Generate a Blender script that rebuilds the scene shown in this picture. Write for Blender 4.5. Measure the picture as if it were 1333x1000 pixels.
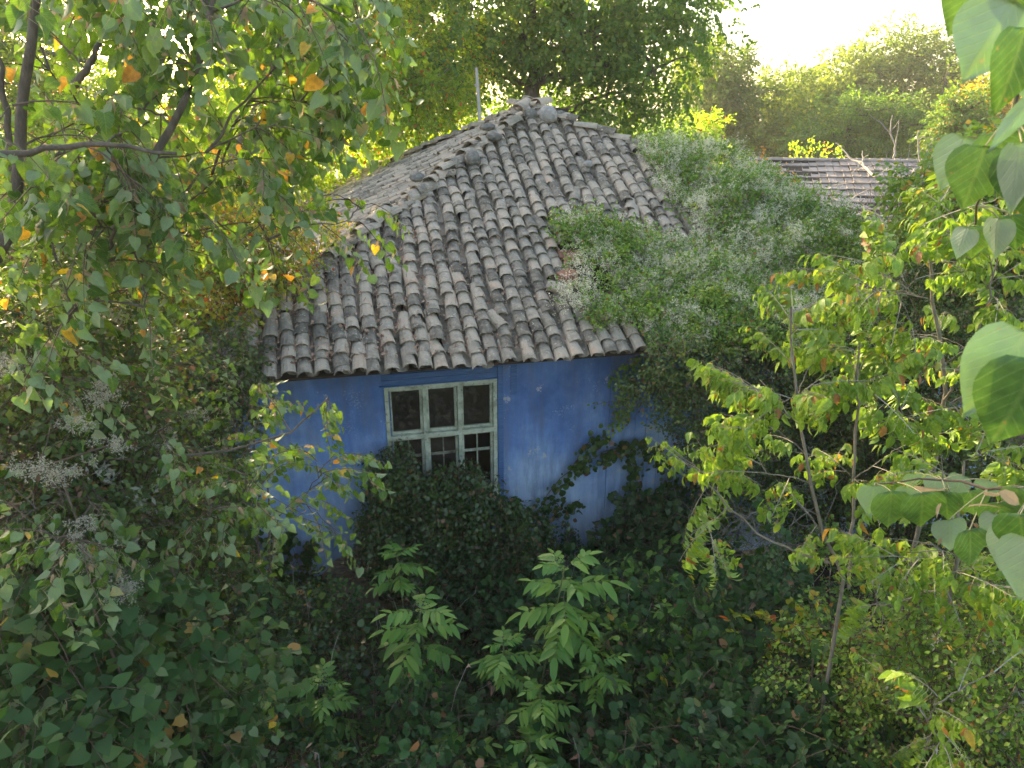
import bpy, math, random
import numpy as np
from mathutils import Vector, Matrix
for o in list(bpy.data.objects): bpy.data.objects.remove(o)
SC = bpy.context.scene
COL = SC.collection
RS = np.random.RandomState(11)
random.seed(5)

# ------------------------------------------------------------------ camera, light, exposure
CAMZ = 6.5
PITCH = math.radians(20.7)
FPX = 924.0
cam = bpy.data.cameras.new('camera'); camo = bpy.data.objects.new('camera', cam); COL.objects.link(camo)
camo.location = (0, 0, CAMZ); camo.rotation_euler = (math.pi/2-PITCH, 0, 0)
cam.sensor_width = 36; cam.lens = FPX/1333*36; cam.clip_start = 0.05; cam.clip_end = 3000
cam.dof.use_dof = True; cam.dof.focus_distance = 9.0; cam.dof.aperture_fstop = 9.0
SC.camera = camo
SUN_AZ = math.radians(-35); SUN_EL = math.radians(19)          # azimuth from +Y towards +X
w = bpy.data.worlds.new('World'); SC.world = w; w.use_nodes = True
nt = w.node_tree; bg = nt.nodes['Background']
sky = nt.nodes.new('ShaderNodeTexSky'); sky.sky_type = 'NISHITA'; sky.sun_disc = False
sky.sun_elevation = SUN_EL; sky.sun_rotation = SUN_AZ; sky.dust_density = 3.5; sky.air_density = 1.0; sky.ozone_density = 0.0
nt.links.new(sky.outputs[0], bg.inputs[0]); bg.inputs[1].default_value = 0.15
sl = bpy.data.lights.new('sun', 'SUN'); so = bpy.data.objects.new('sun', sl); COL.objects.link(so)
sl.energy = 5.0; sl.angle = math.radians(0.6); sl.color = (1.0, 0.78, 0.47)
sdir = Vector((math.sin(SUN_AZ)*math.cos(SUN_EL), math.cos(SUN_AZ)*math.cos(SUN_EL), math.sin(SUN_EL)))
so.rotation_euler = sdir.to_track_quat('Z', 'Y').to_euler(); so.location = (-20, 30, 30)
SC.view_settings.view_transform = 'Standard'; SC.view_settings.look = 'None'
SC.view_settings.exposure = 2.25; SC.view_settings.gamma = 1.0; SC.view_settings.use_curve_mapping = False
cy = SC.cycles if hasattr(SC, 'cycles') else None
if cy:
    cy.max_bounces = 8; cy.diffuse_bounces = 4; cy.glossy_bounces = 2; cy.transmission_bounces = 5
    cy.transparent_max_bounces = 6; cy.volume_bounces = 1
    cy.use_denoising = True; cy.sample_clamp_indirect = 6.0
    cy.volume_step_rate = 4.0

# ------------------------------------------------------------------ projection helpers
cp, sp = math.cos(PITCH), math.sin(PITCH)
def ray(px, py):
    x = (px-666.5)/FPX; y = (500-py)/FPX
    return np.array([x, cp+y*sp, -sp+y*cp])
def at(px, py, Y):
    d = ray(px, py); return np.array([0, 0, CAMZ]) + d*(Y/d[1])
def project(P):
    P = np.atleast_2d(P); z = P[:, 2]-CAMZ
    dep = P[:, 1]*cp - z*sp; up = P[:, 1]*sp + z*cp
    dep = np.where(dep < .05, .05, dep)
    return 666.5+FPX*P[:, 0]/dep, 500-FPX*up/dep, dep
def inpoly(x, y, poly):
    x = np.asarray(x, float); y = np.asarray(y, float); r = np.zeros(x.shape, bool); n = len(poly)
    for i in range(n):
        x1, y1 = poly[i]; x2, y2 = poly[(i+1) % n]
        if y1 == y2: continue
        c = ((y1 > y) != (y2 > y)) & (x < (x2-x1)*(y-y1)/(y2-y1)+x1)
        r ^= c
    return r
_nv = [RS.normal(size=(3,)) for _ in range(14)]; _np = RS.uniform(0, 6.28, 14)
def noise(P, s=1.0, k=0):
    P = np.atleast_2d(P)*s; v = 0
    for i in range(7):
        a = _nv[(i+k) % 14]*(1+.35*i); v = v+np.sin(P@a+_np[(i*3+k) % 14])/(1+.3*i)
    return v/3.0

# ------------------------------------------------------------------ object helpers
class Acc:
    def __init__(s): s.v = []; s.f = []; s.m = []; s.uv = []; s.n = 0
    def add(s, V, F, M=0, UV=None):
        V = np.asarray(V, float).reshape(-1, 3); F = np.asarray(F, int)
        if F.shape[1] == 4:
            F = np.concatenate([F[:, [0, 1, 2]], F[:, [0, 2, 3]]]);
            if not np.isscalar(M): M = np.concatenate([M, M])
        s.v.append(V); s.f.append(F+s.n); s.n += len(V)
        s.m.append(np.full(len(F), M) if np.isscalar(M) else np.asarray(M))
        s.uv.append(UV if UV is not None else np.zeros((len(V), 2)))
    def box(s, c, size, M=0, R=None):
        h = np.array(size)/2.0
        V = np.array([[x, y, z] for x in (-1, 1) for y in (-1, 1) for z in (-1, 1)])*h
        if R is not None: V = V@np.array(R).T
        s.add(V+np.array(c), [[0, 1, 3, 2], [4, 6, 7, 5], [0, 4, 5, 1], [2, 3, 7, 6], [0, 2, 6, 4], [1, 5, 7, 3]], M)
    def tube(s, P, R, seg=6, M=0, rough=0.0):
        P = np.array(P, float); n = len(P); R = np.broadcast_to(np.array(R, float), (n,))
        T = np.gradient(P, axis=0); T /= np.linalg.norm(T, axis=1)[:, None]+1e-9
        a = np.where(np.abs(T[:, 2:3]) < .9, [[0, 0, 1.]], [[1., 0, 0]])
        X = np.cross(T, a); X /= np.linalg.norm(X, axis=1)[:, None]; Y = np.cross(T, X)
        th = np.arange(seg)/seg*2*np.pi
        rr = R[:, None]*(1+rough*RS.uniform(-1, 1, (n, seg)))
        V = P[:, None]+(X[:, None]*np.cos(th)[None, :, None]+Y[:, None]*np.sin(th)[None, :, None])*rr[..., None]
        F = []
        for i in range(n-1):
            for j in range(seg):
                k = (j+1) % seg; F.append([i*seg+j, i*seg+k, (i+1)*seg+k, (i+1)*seg+j])
        s.add(V.reshape(-1, 3), F, M)
    def arrays(s): return np.concatenate(s.v), np.concatenate(s.f), np.concatenate(s.m), np.concatenate(s.uv)
    def mesh(s, name, mats, origin=(0, 0, 0), smooth=False):
        V, F, M, UV = s.arrays(); V = V-np.array(origin)
        me = bpy.data.meshes.new(name); me.vertices.add(len(V)); me.vertices.foreach_set('co', V.astype(np.float32).ravel())
        me.loops.add(len(F)*3); me.loops.foreach_set('vertex_index', F.astype(np.int32).ravel())
        me.polygons.add(len(F)); me.polygons.foreach_set('loop_start', np.arange(0, len(F)*3, 3, dtype=np.int32))
        me.polygons.foreach_set('material_index', M.astype(np.int32))
        me.polygons.foreach_set('use_smooth', np.full(len(F), smooth))
        if np.any(UV): 
            u = me.uv_layers.new(name='UVMap'); u.data.foreach_set('uv', UV[F.ravel()].astype(np.float32).ravel())
        for m in (mats if isinstance(mats, (list, tuple)) else [mats]): me.materials.append(m)
        me.update(calc_edges=True); return me
def tag(o, label=None, cat=None, group=None, kind=None):
    if label: o['label'] = label
    if cat: o['category'] = cat
    if group: o['group'] = group
    if kind: o['kind'] = kind
    return o
def thing(name, loc, label, cat, group=None):
    o = bpy.data.objects.new(name, None); o.empty_display_size = .2; COL.objects.link(o); o.location = tuple(loc); return tag(o, label, cat, group)
def obj(name, acc, mats, parent=None, origin=(0, 0, 0), smooth=False, **kw):
    """mesh from world-space arrays; origin = where the top-level thing stands"""
    me = acc.mesh(name, mats, origin, smooth) if isinstance(acc, Acc) else acc
    o = bpy.data.objects.new(name, me); COL.objects.link(o)
    if parent: o.parent = parent
    else: o.location = tuple(origin)
    return tag(o, **kw)

# ------------------------------------------------------------------ materials
def mat(name):
    m = bpy.data.materials.new(name); m.use_nodes = True
    return m, m.node_tree, m.node_tree.nodes['Principled BSDF']
def N(nt, t, **kw):
    n = nt.nodes.new('ShaderNode'+t)
    for k, v in kw.items():
        if k in n.inputs: n.inputs[k].default_value = v
        else: setattr(n, k, v)
    return n
def ramp(nt, stops, interp='LINEAR'):
    r = nt.nodes.new('ShaderNodeValToRGB'); r.color_ramp.interpolation = interp; e = r.color_ramp.elements
    while len(e) < len(stops): e.new(.5)
    for i, (p, c) in enumerate(stops): e[i].position = p; e[i].color = tuple(c)+(1,)
    return r
def posn(nt, scale=1.0, obj_space=False):
    if obj_space:
        return N(nt, 'TexCoord').outputs['Object']
    return N(nt, 'NewGeometry').outputs['Position']
def leaf_mat(name, stops, trans=.38, tcol=(1.9, 1.75, .6), rough=.5, under=None, veins=False, spec=.4, clump=.5, cscale=1.6, rare=None):
    """stops: colour ramp over a random number for each leaf; clump shifts it in patches of foliage"""
    m, t, p = mat(name); L = t.links.new
    g = N(t, 'NewGeometry'); nz = N(t, 'TexNoise', Scale=cscale, Detail=2.0); L(g.outputs['Position'], nz.inputs['Vector'])
    ma = N(t, 'Math', operation='MULTIPLY_ADD'); L(nz.outputs[0], ma.inputs[0]); ma.inputs[1].default_value = clump*2; 
    oi = N(t, 'ObjectInfo'); oa = N(t, 'Math', operation='ADD'); L(g.outputs['Random Per Island'], oa.inputs[0]); L(oi.outputs['Random'], oa.inputs[1])
    of = N(t, 'Math', operation='FRACT'); L(oa.outputs[0], of.inputs[0]); RND = of.outputs[0]
    sb = N(t, 'Math', operation='MULTIPLY'); L(RND, sb.inputs[0]); sb.inputs[1].default_value = 1-clump
    ad = N(t, 'Math', operation='SUBTRACT'); L(sb.outputs[0], ad.inputs[0]); ad.inputs[1].default_value = clump*.5
    L(ad.outputs[0], ma.inputs[2])
    r = ramp(t, stops); L(ma.outputs[0], r.inputs[0]); col = r.outputs[0]
    if rare:                       # a few individual leaves of quite another colour
        frac, rc = rare
        wn = N(t, 'TexWhiteNoise', noise_dimensions='1D'); L(RND, wn.inputs['W'])
        lt = N(t, 'Math', operation='LESS_THAN'); L(wn.outputs['Value'], lt.inputs[0]); lt.inputs[1].default_value = frac
        rr = ramp(t, [(i/max(1, len(rc)-1), c) for i, c in enumerate(rc)]); L(RND, rr.inputs[0])
        mx = N(t, 'MixRGB'); L(lt.outputs[0], mx.inputs[0]); L(col, mx.inputs[1]); L(rr.outputs[0], mx.inputs[2]); col = mx.outputs[0]
    if veins:
        uv = N(t, 'UVMap'); sx = N(t, 'SeparateXYZ'); L(uv.outputs[0], sx.inputs[0])
        ab = N(t, 'Math', operation='ABSOLUTE'); L(sx.outputs[0], ab.inputs[0])
        mul = N(t, 'Math', operation='MULTIPLY_ADD'); L(ab.outputs[0], mul.inputs[0]); mul.inputs[1].default_value = -1.0; L(sx.outputs[1], mul.inputs[2])
        sc = N(t, 'Math', operation='MULTIPLY'); L(mul.outputs[0], sc.inputs[0]); sc.inputs[1].default_value = 7.0
        fr = N(t, 'Math', operation='PINGPONG'); L(sc.outputs[0], fr.inputs[0]); fr.inputs[1].default_value = .5
        mr = ramp(t, [(0, (1, 1, 1)), (.06, (.35, .35, .35)), (.14, (0, 0, 0))]); L(fr.outputs[0], mr.inputs[0])
        mid = ramp(t, [(0, (1, 1, 1)), (.018, (.7, .7, .7)), (.04, (0, 0, 0))]); L(ab.outputs[0], mid.inputs[0])
        mxx = N(t, 'MixRGB', blend_type='LIGHTEN'); mxx.inputs[0].default_value = 1; L(mr.outputs[0], mxx.inputs[1]); L(mid.outputs[0], mxx.inputs[2])
        vm = N(t, 'MixRGB', blend_type='MIX'); vmf = N(t, 'Math', operation='MULTIPLY'); L(mxx.outputs[0], vmf.inputs[0]); vmf.inputs[1].default_value = .20
        L(vmf.outputs[0], vm.inputs[0]); L(col, vm.inputs[1]); vm.inputs[2].default_value = (.30, .38, .14, 1); col = vm.outputs[0]
        n2 = N(t, 'TexNoise', Scale=60.0, Detail=3.0); L(g.outputs['Position'], n2.inputs['Vector'])
        rb = ramp(t, [(.3, (.75, .75, .75)), (.7, (1.15, 1.15, 1.1))]); L(n2.outputs[0], rb.inputs[0])
        mm = N(t, 'MixRGB', blend_type='MULTIPLY'); mm.inputs[0].default_value = 1; L(col, mm.inputs[1]); L(rb.outputs[0], mm.inputs[2]); col = mm.outputs[0]
        n4 = N(t, 'TexNoise', Scale=95.0, Detail=2.0, Roughness=.5); L(g.outputs['Position'], n4.inputs['Vector']); r4 = ramp(t, [(.69, (0, 0, 0)), (.73, (.85, .85, .85))]); L(n4.outputs[0], r4.inputs[0])
        m4 = N(t, 'MixRGB'); L(r4.outputs[0], m4.inputs[0]); L(col, m4.inputs[1]); m4.inputs[2].default_value = (.20, .13, .05, 1); col = m4.outputs[0]
        vo = N(t, 'TexVoronoi', Scale=420.0, feature='DISTANCE_TO_EDGE'); L(g.outputs['Position'], vo.inputs['Vector']); r5 = ramp(t, [(0, (1.25, 1.2, 1.1)), (.08, (.95, .95, .95))]); L(vo.outputs['Distance'], r5.inputs[0])
        m5 = N(t, 'MixRGB', blend_type='MULTIPLY'); m5.inputs[0].default_value = 1; L(col, m5.inputs[1]); L(r5.outputs[0], m5.inputs[2]); col = m5.outputs[0]
        bp = N(t, 'Bump', Strength=.35, Distance=.002); L(mxx.outputs[0], bp.inputs['Height']); L(bp.outputs[0], p.inputs['Normal'])
    base = col
    if under:
        mu = N(t, 'MixRGB'); L(g.outputs['Backfacing'], mu.inputs[0]); L(col, mu.inputs[1]); mu.inputs[2].default_value = tuple(under)+(1,); base = mu.outputs[0]
    L(base, p.inputs['Base Color']); p.inputs['Roughness'].default_value = rough; p.inputs['Specular IOR Level'].default_value = spec
    tc = N(t, 'MixRGB', blend_type='MULTIPLY'); tc.inputs[0].default_value = 1; L(col, tc.inputs[1]); tc.inputs[2].default_value = tuple(tcol)+(1,)
    tr = N(t, 'BsdfTranslucent'); L(tc.outputs[0], tr.inputs[0])
    ms = N(t, 'MixShader'); ms.inputs[0].default_value = trans; L(p.outputs[0], ms.inputs[1]); L(tr.outputs[0], ms.inputs[2])
    L(ms.outputs[0], t.nodes['Material Output'].inputs[0])
    return m
def rough_mat(name, stops, scale=6.0, rough=.9, bump=.5, bscale=40.0, dist=.01, island=0.0, objrand=0.0, spots=None, stretch=None, detail=6.0):
    m, t, p = mat(name); L = t.links.new
    g = N(t, 'NewGeometry'); vec = g.outputs['Position']
    if stretch:
        mp = N(t, 'Mapping'); mp.inputs['Scale'].default_value = stretch; L(vec, mp.inputs[0]); vec = mp.outputs[0]
    nz = N(t, 'TexNoise', Scale=scale, Detail=detail, Roughness=.65); L(vec, nz.inputs['Vector'])
    r = ramp(t, stops); fac = nz.outputs[0]
    if island or objrand:
        src = g.outputs['Random Per Island']
        if objrand:
            oi = N(t, 'ObjectInfo'); a0 = N(t, 'Math', operation='ADD'); L(src, a0.inputs[0]); L(oi.outputs['Random'], a0.inputs[1])
            a1 = N(t, 'Math', operation='FRACT'); L(a0.outputs[0], a1.inputs[0]); src = a1.outputs[0]
        k = island or objrand
        sb = N(t, 'Math', operation='SUBTRACT'); L(src, sb.inputs[0]); sb.inputs[1].default_value = .5
        md = N(t, 'Math', operation='MULTIPLY_ADD'); L(sb.outputs[0], md.inputs[0]); md.inputs[1].default_value = k; L(fac, md.inputs[2]); fac = md.outputs[0]
    L(fac, r.inputs[0]); col = r.outputs[0]
    if spots:
        for (sc_, thr, c_, amt) in spots:
            v = N(t, 'TexNoise', Scale=sc_, Detail=5.0, Roughness=.7); L(vec, v.inputs['Vector'])
            rr = ramp(t, [(thr, (0, 0, 0)), (min(1, thr+.07), (amt, amt, amt))]); L(v.outputs[0], rr.inputs[0])
            mx = N(t, 'MixRGB'); L(rr.outputs[0], mx.inputs[0]); L(col, mx.inputs[1]); mx.inputs[2].default_value = tuple(c_)+(1,); col = mx.outputs[0]
    L(col, p.inputs['Base Color']); p.inputs['Roughness'].default_value = rough; p.inputs['Specular IOR Level'].default_value = .25
    b = N(t, 'TexNoise', Scale=bscale, Detail=6.0, Roughness=.7); L(vec, b.inputs['Vector'])
    bp = N(t, 'Bump', Strength=bump, Distance=dist); L(b.outputs[0], bp.inputs['Height']); L(bp.outputs[0], p.inputs['Normal'])
    return m

M = {}
M['linden'] = leaf_mat('linden_leaf', [(0, (.030, .075, .016)), (.5, (.065, .135, .025)), (.85, (.13, .20, .035)), (1, (.22, .27, .045))], .42, (1.9, 1.9, .45), .48, under=(.21, .28, .13), veins=True, rare=(.035, [(.42, .30, .03), (.50, .24, .05), (.28, .13, .04)]))
M['linden_near'] = leaf_mat('near_linden_leaf', [(0, (.045, .105, .028)), (.5, (.075, .15, .040)), (1, (.12, .21, .055))], .30, (1.7, 1.8, .6), .42, under=(.30, .38, .26), veins=True, clump=.2)
M['golden'] = leaf_mat('sunlit_yellow_green_leaf', [(0, (.09, .17, .020)), (.4, (.17, .27, .028)), (.75, (.32, .36, .035)), (1, (.48, .42, .035))], .68, (1.95, 2.05, .45), .5, rare=(.05, [(.45, .22, .03), (.40, .12, .03), (.30, .15, .05)]))  # lighter ramp and boosted translucency: backlit glow put into the leaf colour
M['creeper'] = leaf_mat('autumn_creeper_leaf', [(0, (.06, .12, .018)), (.4, (.15, .22, .02)), (.75, (.34, .32, .03)), (1, (.44, .22, .03))], .55, (1.7, 1.5, .5), .5, rare=(.10, [(.40, .10, .03), (.30, .06, .02), (.38, .24, .10)]))
M['walnut'] = leaf_mat('big_tree_leaf', [(0, (.045, .10, .024)), (.5, (.08, .16, .034)), (.85, (.16, .23, .04)), (1, (.30, .30, .04))], .5, (2.1, 2.0, .5), .5, cscale=.5)
M['fartree'] = leaf_mat('far_tree_leaf', [(0, (.06, .11, .03)), (.5, (.13, .18, .04)), (.8, (.24, .27, .05)), (1, (.36, .31, .06))], .52, (1.7, 1.8, .7), .6, cscale=.35)
M['faryellow'] = leaf_mat('far_yellow_leaf', [(0, (.20, .20, .02)), (.6, (.42, .36, .03)), (1, (.5, .28, .03))], .5, (1.5, 1.4, .6), .6, cscale=.5)
M['boxelder'] = leaf_mat('box_elder_leaf', [(0, (.11, .21, .028)), (.5, (.20, .33, .040)), (.85, (.30, .40, .045)), (1, (.44, .41, .06))], .42, (1.4, 1.4, .5), .45, under=(.24, .36, .09), veins=True, clump=.35, rare=(.06, [(.45, .33, .04), (.36, .16, .06), (.28, .10, .05)]))
M['ivy'] = leaf_mat('ivy_leaf', [(0, (.012, .036, .008)), (.5, (.030, .070, .014)), (.85, (.07, .12, .022)), (1, (.13, .17, .03))], .2, (1.6, 1.7, .6), .35, spec=.5, rare=(.06, [(.10, .05, .025), (.16, .08, .03), (.13, .12, .03)]), cscale=3.0)
M['bramble'] = leaf_mat('bramble_leaf', [(0, (.012, .040, .010)), (.5, (.026, .072, .018)), (.85, (.055, .12, .028)), (1, (.11, .17, .035))], .25, (1.6, 1.8, .6), .58, spec=.3, under=(.10, .15, .07), rare=(.015, [(.22, .10, .05), (.25, .16, .09)]), cscale=2.0)
M['hop'] = leaf_mat('hop_leaf', [(0, (.014, .040, .010)), (.45, (.035, .085, .020)), (.8, (.07, .13, .030)), (1, (.15, .20, .04))], .28, (1.6, 1.8, .6), .6, spec=.3, under=(.13, .18, .08), rare=(.02, [(.30, .20, .04), (.25, .14, .06)]), cscale=2.0)
M['elder'] = leaf_mat('dwarf_elder_leaf', [(0, (.060, .15, .020)), (.5, (.10, .21, .030)), (1, (.18, .28, .04))], .3, (1.5, 1.6, .5), .45, under=(.14, .24, .08), clump=.3)
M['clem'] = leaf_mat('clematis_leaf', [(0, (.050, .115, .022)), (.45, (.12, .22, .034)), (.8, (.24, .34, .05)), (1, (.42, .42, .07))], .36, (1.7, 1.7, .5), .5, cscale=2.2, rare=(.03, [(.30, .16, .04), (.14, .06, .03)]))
M['clemdark'] = leaf_mat('shaded_clematis_leaf', [(0, (.022, .050, .012)), (.45, (.050, .090, .018)), (.8, (.11, .15, .026)), (1, (.24, .24, .035))], .28, (1.7, 1.7, .5), .5, cscale=2.2, rare=(.08, [(.14, .08, .04), (.10, .05, .03)]))  # clematis leaf again in darker greens, the shade put into its colour
M['lime'] = leaf_mat('lime_leaf', [(0, (.07, .15, .02)), (.5, (.12, .22, .03)), (1, (.30, .34, .04))], .36, (1.5, 1.5, .5), .5, cscale=2.5, rare=(.06, [(.42, .30, .04), (.25, .10, .05)]))
def flower_mat(name, c0, c1):
    m, t, p = mat(name); L = t.links.new; g = N(t, 'NewGeometry'); r = ramp(t, [(0, c0), (1, c1)]); L(g.outputs['Random Per Island'], r.inputs[0])
    L(r.outputs[0], p.inputs['Base Color']); p.inputs['Roughness'].default_value = .9
    tr = N(t, 'BsdfTranslucent'); L(r.outputs[0], tr.inputs[0]); ms = N(t, 'MixShader'); ms.inputs[0].default_value = .4
    L(p.outputs[0], ms.inputs[1]); L(tr.outputs[0], ms.inputs[2]); L(ms.outputs[0], t.nodes['Material Output'].inputs[0]); return m
M['puff'] = flower_mat('clematis_seed_fluff', (.66, .63, .42), (.92, .88, .70))
M['puffgrey'] = flower_mat('old_clematis_fluff', (.24, .25, .19), (.42, .41, .33))
M['bract'] = flower_mat('dry_linden_bract', (.28, .20, .12), (.42, .33, .19))
M['berry'] = rough_mat('dark_berries', [(0, (.012, .010, .016)), (1, (.03, .02, .03))], rough=.4, bump=.1)
M['bark'] = rough_mat('bark', [(.3, (.05, .043, .034)), (.5, (.11, .09, .07)), (.7, (.19, .165, .13))], 14, .9, 1.0, 30, .02, stretch=(1, 1, .3))
M['barkpale'] = rough_mat('pale_sapling_bark', [(.3, (.13, .115, .09)), (.7, (.24, .21, .17))], 14, .9, .5, 40, .004)
M['twigpale'] = rough_mat('bare_grey_twig', [(.3, (.22, .20, .17)), (.7, (.36, .33, .28))], 14, .9, .3, 40, .004)
M['twig'] = rough_mat('brown_twig', [(.3, (.07, .05, .035)), (.7, (.15, .11, .08))], 20, .9, .3, 40, .003)
M['stemgreen'] = rough_mat('green_stem', [(.3, (.08, .11, .04)), (.7, (.15, .17, .07))], 20, .6, .2, 40, .002)
M['petiole'] = rough_mat('pale_leaf_stalk', [(.3, (.26, .26, .12)), (.7, (.38, .30, .17))], 20, .6, .2, 40, .001)
M['soil'] = rough_mat('dark_soil', [(.3, (.022, .017, .012)), (.7, (.06, .045, .03))], 3, .95, .8, 12, .05)
M['field'] = rough_mat('dry_field', [(.3, (.10, .11, .04)), (.7, (.22, .19, .09))], .2, .95, .5, 2, .1)
M['hill'] = rough_mat('wooded_hillside', [(.3, (.05, .08, .04)), (.7, (.12, .13, .06))], .05, .95, .5, .4, .5)
TS = [(.18, (.10, .086, .066)), (.38, (.22, .188, .142)), (.55, (.315, .268, .205)), (.72, (.38, .315, .235)), (.9, (.40, .28, .195))]
M['tile'] = rough_mat('weathered_clay_tile', TS, 9, .92, .7, 70, .006, objrand=.55,
    spots=[(22, .60, (.50, .49, .42), .75), (30, .62, (.055, .05, .045), .85), (5, .60, (.22, .23, .15), .5), (1.3, .55, (.10, .095, .075), .45), (.9, .60, (.34, .31, .25), .4), (11, .66, (.42, .27, .19), .5)])
M['deck'] = rough_mat('old_roof_boards_and_dirt', [(.3, (.022, .017, .013)), (.7, (.06, .045, .034))], 8, .95, .6, 30, .01)
M['litter'] = rough_mat('dry_brown_litter', [(.2, (.16, .09, .06)), (.8, (.36, .24, .17))], 8, .9, .1, 30, .002, island=.8)
M['stone'] = rough_mat('dark_lichened_stone', [(.25, (.05, .05, .045)), (.5, (.13, .125, .11)), (.8, (.28, .27, .23))], 14, .95, .8, 50, .01)
M['stonepale'] = rough_mat('pale_grey_stone', [(.25, (.18, .17, .155)), (.8, (.38, .36, .33))], 14, .95, .8, 50, .01)
M['brick'] = rough_mat('old_red_brick', [(.2, (.12, .06, .04)), (.5, (.26, .12, .075)), (.8, (.36, .22, .15))], 10, .95, .7, 60, .008, objrand=.4)
M['adobe'] = rough_mat('weathered_thin_brick', [(.2, (.13, .10, .075)), (.5, (.25, .18, .13)), (.8, (.38, .32, .25))], 10, .95, .7, 60, .008, objrand=.5)
M['concrete'] = rough_mat('grey_concrete_post', [(.2, (.25, .24, .21)), (.8, (.42, .40, .36))], 10, .9, .4, 60, .004)
M['fartile'] = rough_mat('pale_barn_tile', [(.2, (.17, .14, .12)), (.5, (.28, .24, .21)), (.85, (.38, .32, .28))], 3, .9, .4, 30, .01, objrand=.35, island=0)
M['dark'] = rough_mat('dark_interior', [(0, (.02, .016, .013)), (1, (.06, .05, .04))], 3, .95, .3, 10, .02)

def blue_mat():
    m, t, p = mat('blue_limewash'); L = t.links.new; g = N(t, 'NewGeometry')
    n1 = N(t, 'TexNoise', Scale=1.1, Detail=7.0, Roughness=.62); L(g.outputs['Position'], n1.inputs['Vector'])
    sep = N(t, 'SeparateXYZ'); L(g.outputs['Position'], sep.inputs[0])
    # the wash fades to a paler blue from the upper wall downwards
    hz = N(t, 'MapRange'); L(sep.outputs[2], hz.inputs[0]); hz.inputs[1].default_value = 3.1; hz.inputs[2].default_value = 1.3; hz.inputs[3].default_value = -.10; hz.inputs[4].default_value = .27
    ad = N(t, 'Math', operation='ADD'); L(n1.outputs[0], ad.inputs[0]); L(hz.outputs[0], ad.inputs[1])
    r = ramp(t, [(.28, (.065, .135, .32)), (.46, (.115, .22, .48)), (.62, (.22, .34, .56)), (.80, (.38, .48, .62))]); L(ad.outputs[0], r.inputs[0])
    mp = N(t, 'Mapping'); mp.inputs['Scale'].default_value = (9, 9, 1.0); L(g.outputs['Position'], mp.inputs[0])
    n2 = N(t, 'TexNoise', Scale=1.0, Detail=4.0); L(mp.outputs[0], n2.inputs['Vector'])
    r2 = ramp(t, [(.35, (.72, .74, .80)), (.6, (1, 1, 1))]); L(n2.outputs[0], r2.inputs[0])
    mm = N(t, 'MixRGB', blend_type='MULTIPLY'); mm.inputs[0].default_value = .7; L(r.outputs[0], mm.inputs[1]); L(r2.outputs[0], mm.inputs[2])
    st = N(t, 'Mapping'); st.inputs['Scale'].default_value = (3.2, 3.2, .55); L(g.outputs['Position'], st.inputs[0])
    sn = N(t, 'TexNoise', Scale=1.3, Detail=8.0, Roughness=.7); L(st.outputs[0], sn.inputs['Vector']); sr = ramp(t, [(.47, (0, 0, 0)), (.64, (.6, .6, .6))]); L(sn.outputs[0], sr.inputs[0])
    sx_ = N(t, 'MixRGB'); L(sr.outputs[0], sx_.inputs[0]); L(mm.outputs[0], sx_.inputs[1]); sx_.inputs[2].default_value = (.11, .14, .20, 1)
    fk = N(t, 'TexNoise', Scale=2.6, Detail=9.0, Roughness=.72); L(g.outputs['Position'], fk.inputs['Vector']); fr_ = ramp(t, [(.62, (0, 0, 0)), (.635, (.75, .75, .75))]); L(fk.outputs[0], fr_.inputs[0])
    mm = N(t, 'MixRGB'); L(fr_.outputs[0], mm.inputs[0]); L(sx_.outputs[0], mm.inputs[1]); mm.inputs[2].default_value = (.40, .41, .40, 1)
    n3 = N(t, 'TexNoise', Scale=38.0, Detail=4.0, Roughness=.75); L(g.outputs['Position'], n3.inputs['Vector'])
    n3b = N(t, 'TexNoise', Scale=1.7, Detail=2.0); L(g.outputs['Position'], n3b.inputs['Vector'])
    sm = N(t, 'Math', operation='MULTIPLY'); L(n3.outputs[0], sm.inputs[0]); L(n3b.outputs[0], sm.inputs[1])
    r3 = ramp(t, [(.34, (0, 0, 0)), (.40, (.35, .35, .35))]); L(sm.outputs[0], r3.inputs[0])
    mx = N(t, 'MixRGB'); L(r3.outputs[0], mx.inputs[0]); L(mm.outputs[0], mx.inputs[1]); mx.inputs[2].default_value = (.42, .48, .58, 1)
    L(mx.outputs[0], p.inputs['Base Color']); p.inputs['Roughness'].default_value = .93; p.inputs['Specular IOR Level'].default_value = .2
    b = N(t, 'TexNoise', Scale=9.0, Detail=9.0, Roughness=.75); L(g.outputs['Position'], b.inputs['Vector'])
    bp = N(t, 'Bump', Strength=.6, Distance=.02); L(b.outputs[0], bp.inputs['Height']); L(bp.outputs[0], p.inputs['Normal'])
    return m
M['blue'] = blue_mat()
M['bluewood'] = rough_mat('blue_painted_board', [(.3, (.035, .080, .18)), (.6, (.06, .135, .30)), (.8, (.12, .19, .33))], 6, .8, .5, 30, .004, stretch=(1, 1, 12), island=.2)
M['sage'] = rough_mat('flaking_sage_paint', [(.3, (.18, .20, .145)), (.5, (.36, .39, .295)), (.7, (.48, .51, .41))], 7, .8, .7, 50, .004, spots=[(26, .57, (.13, .11, .085), .85), (60, .6, (.5, .5, .45), .5)])
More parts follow.
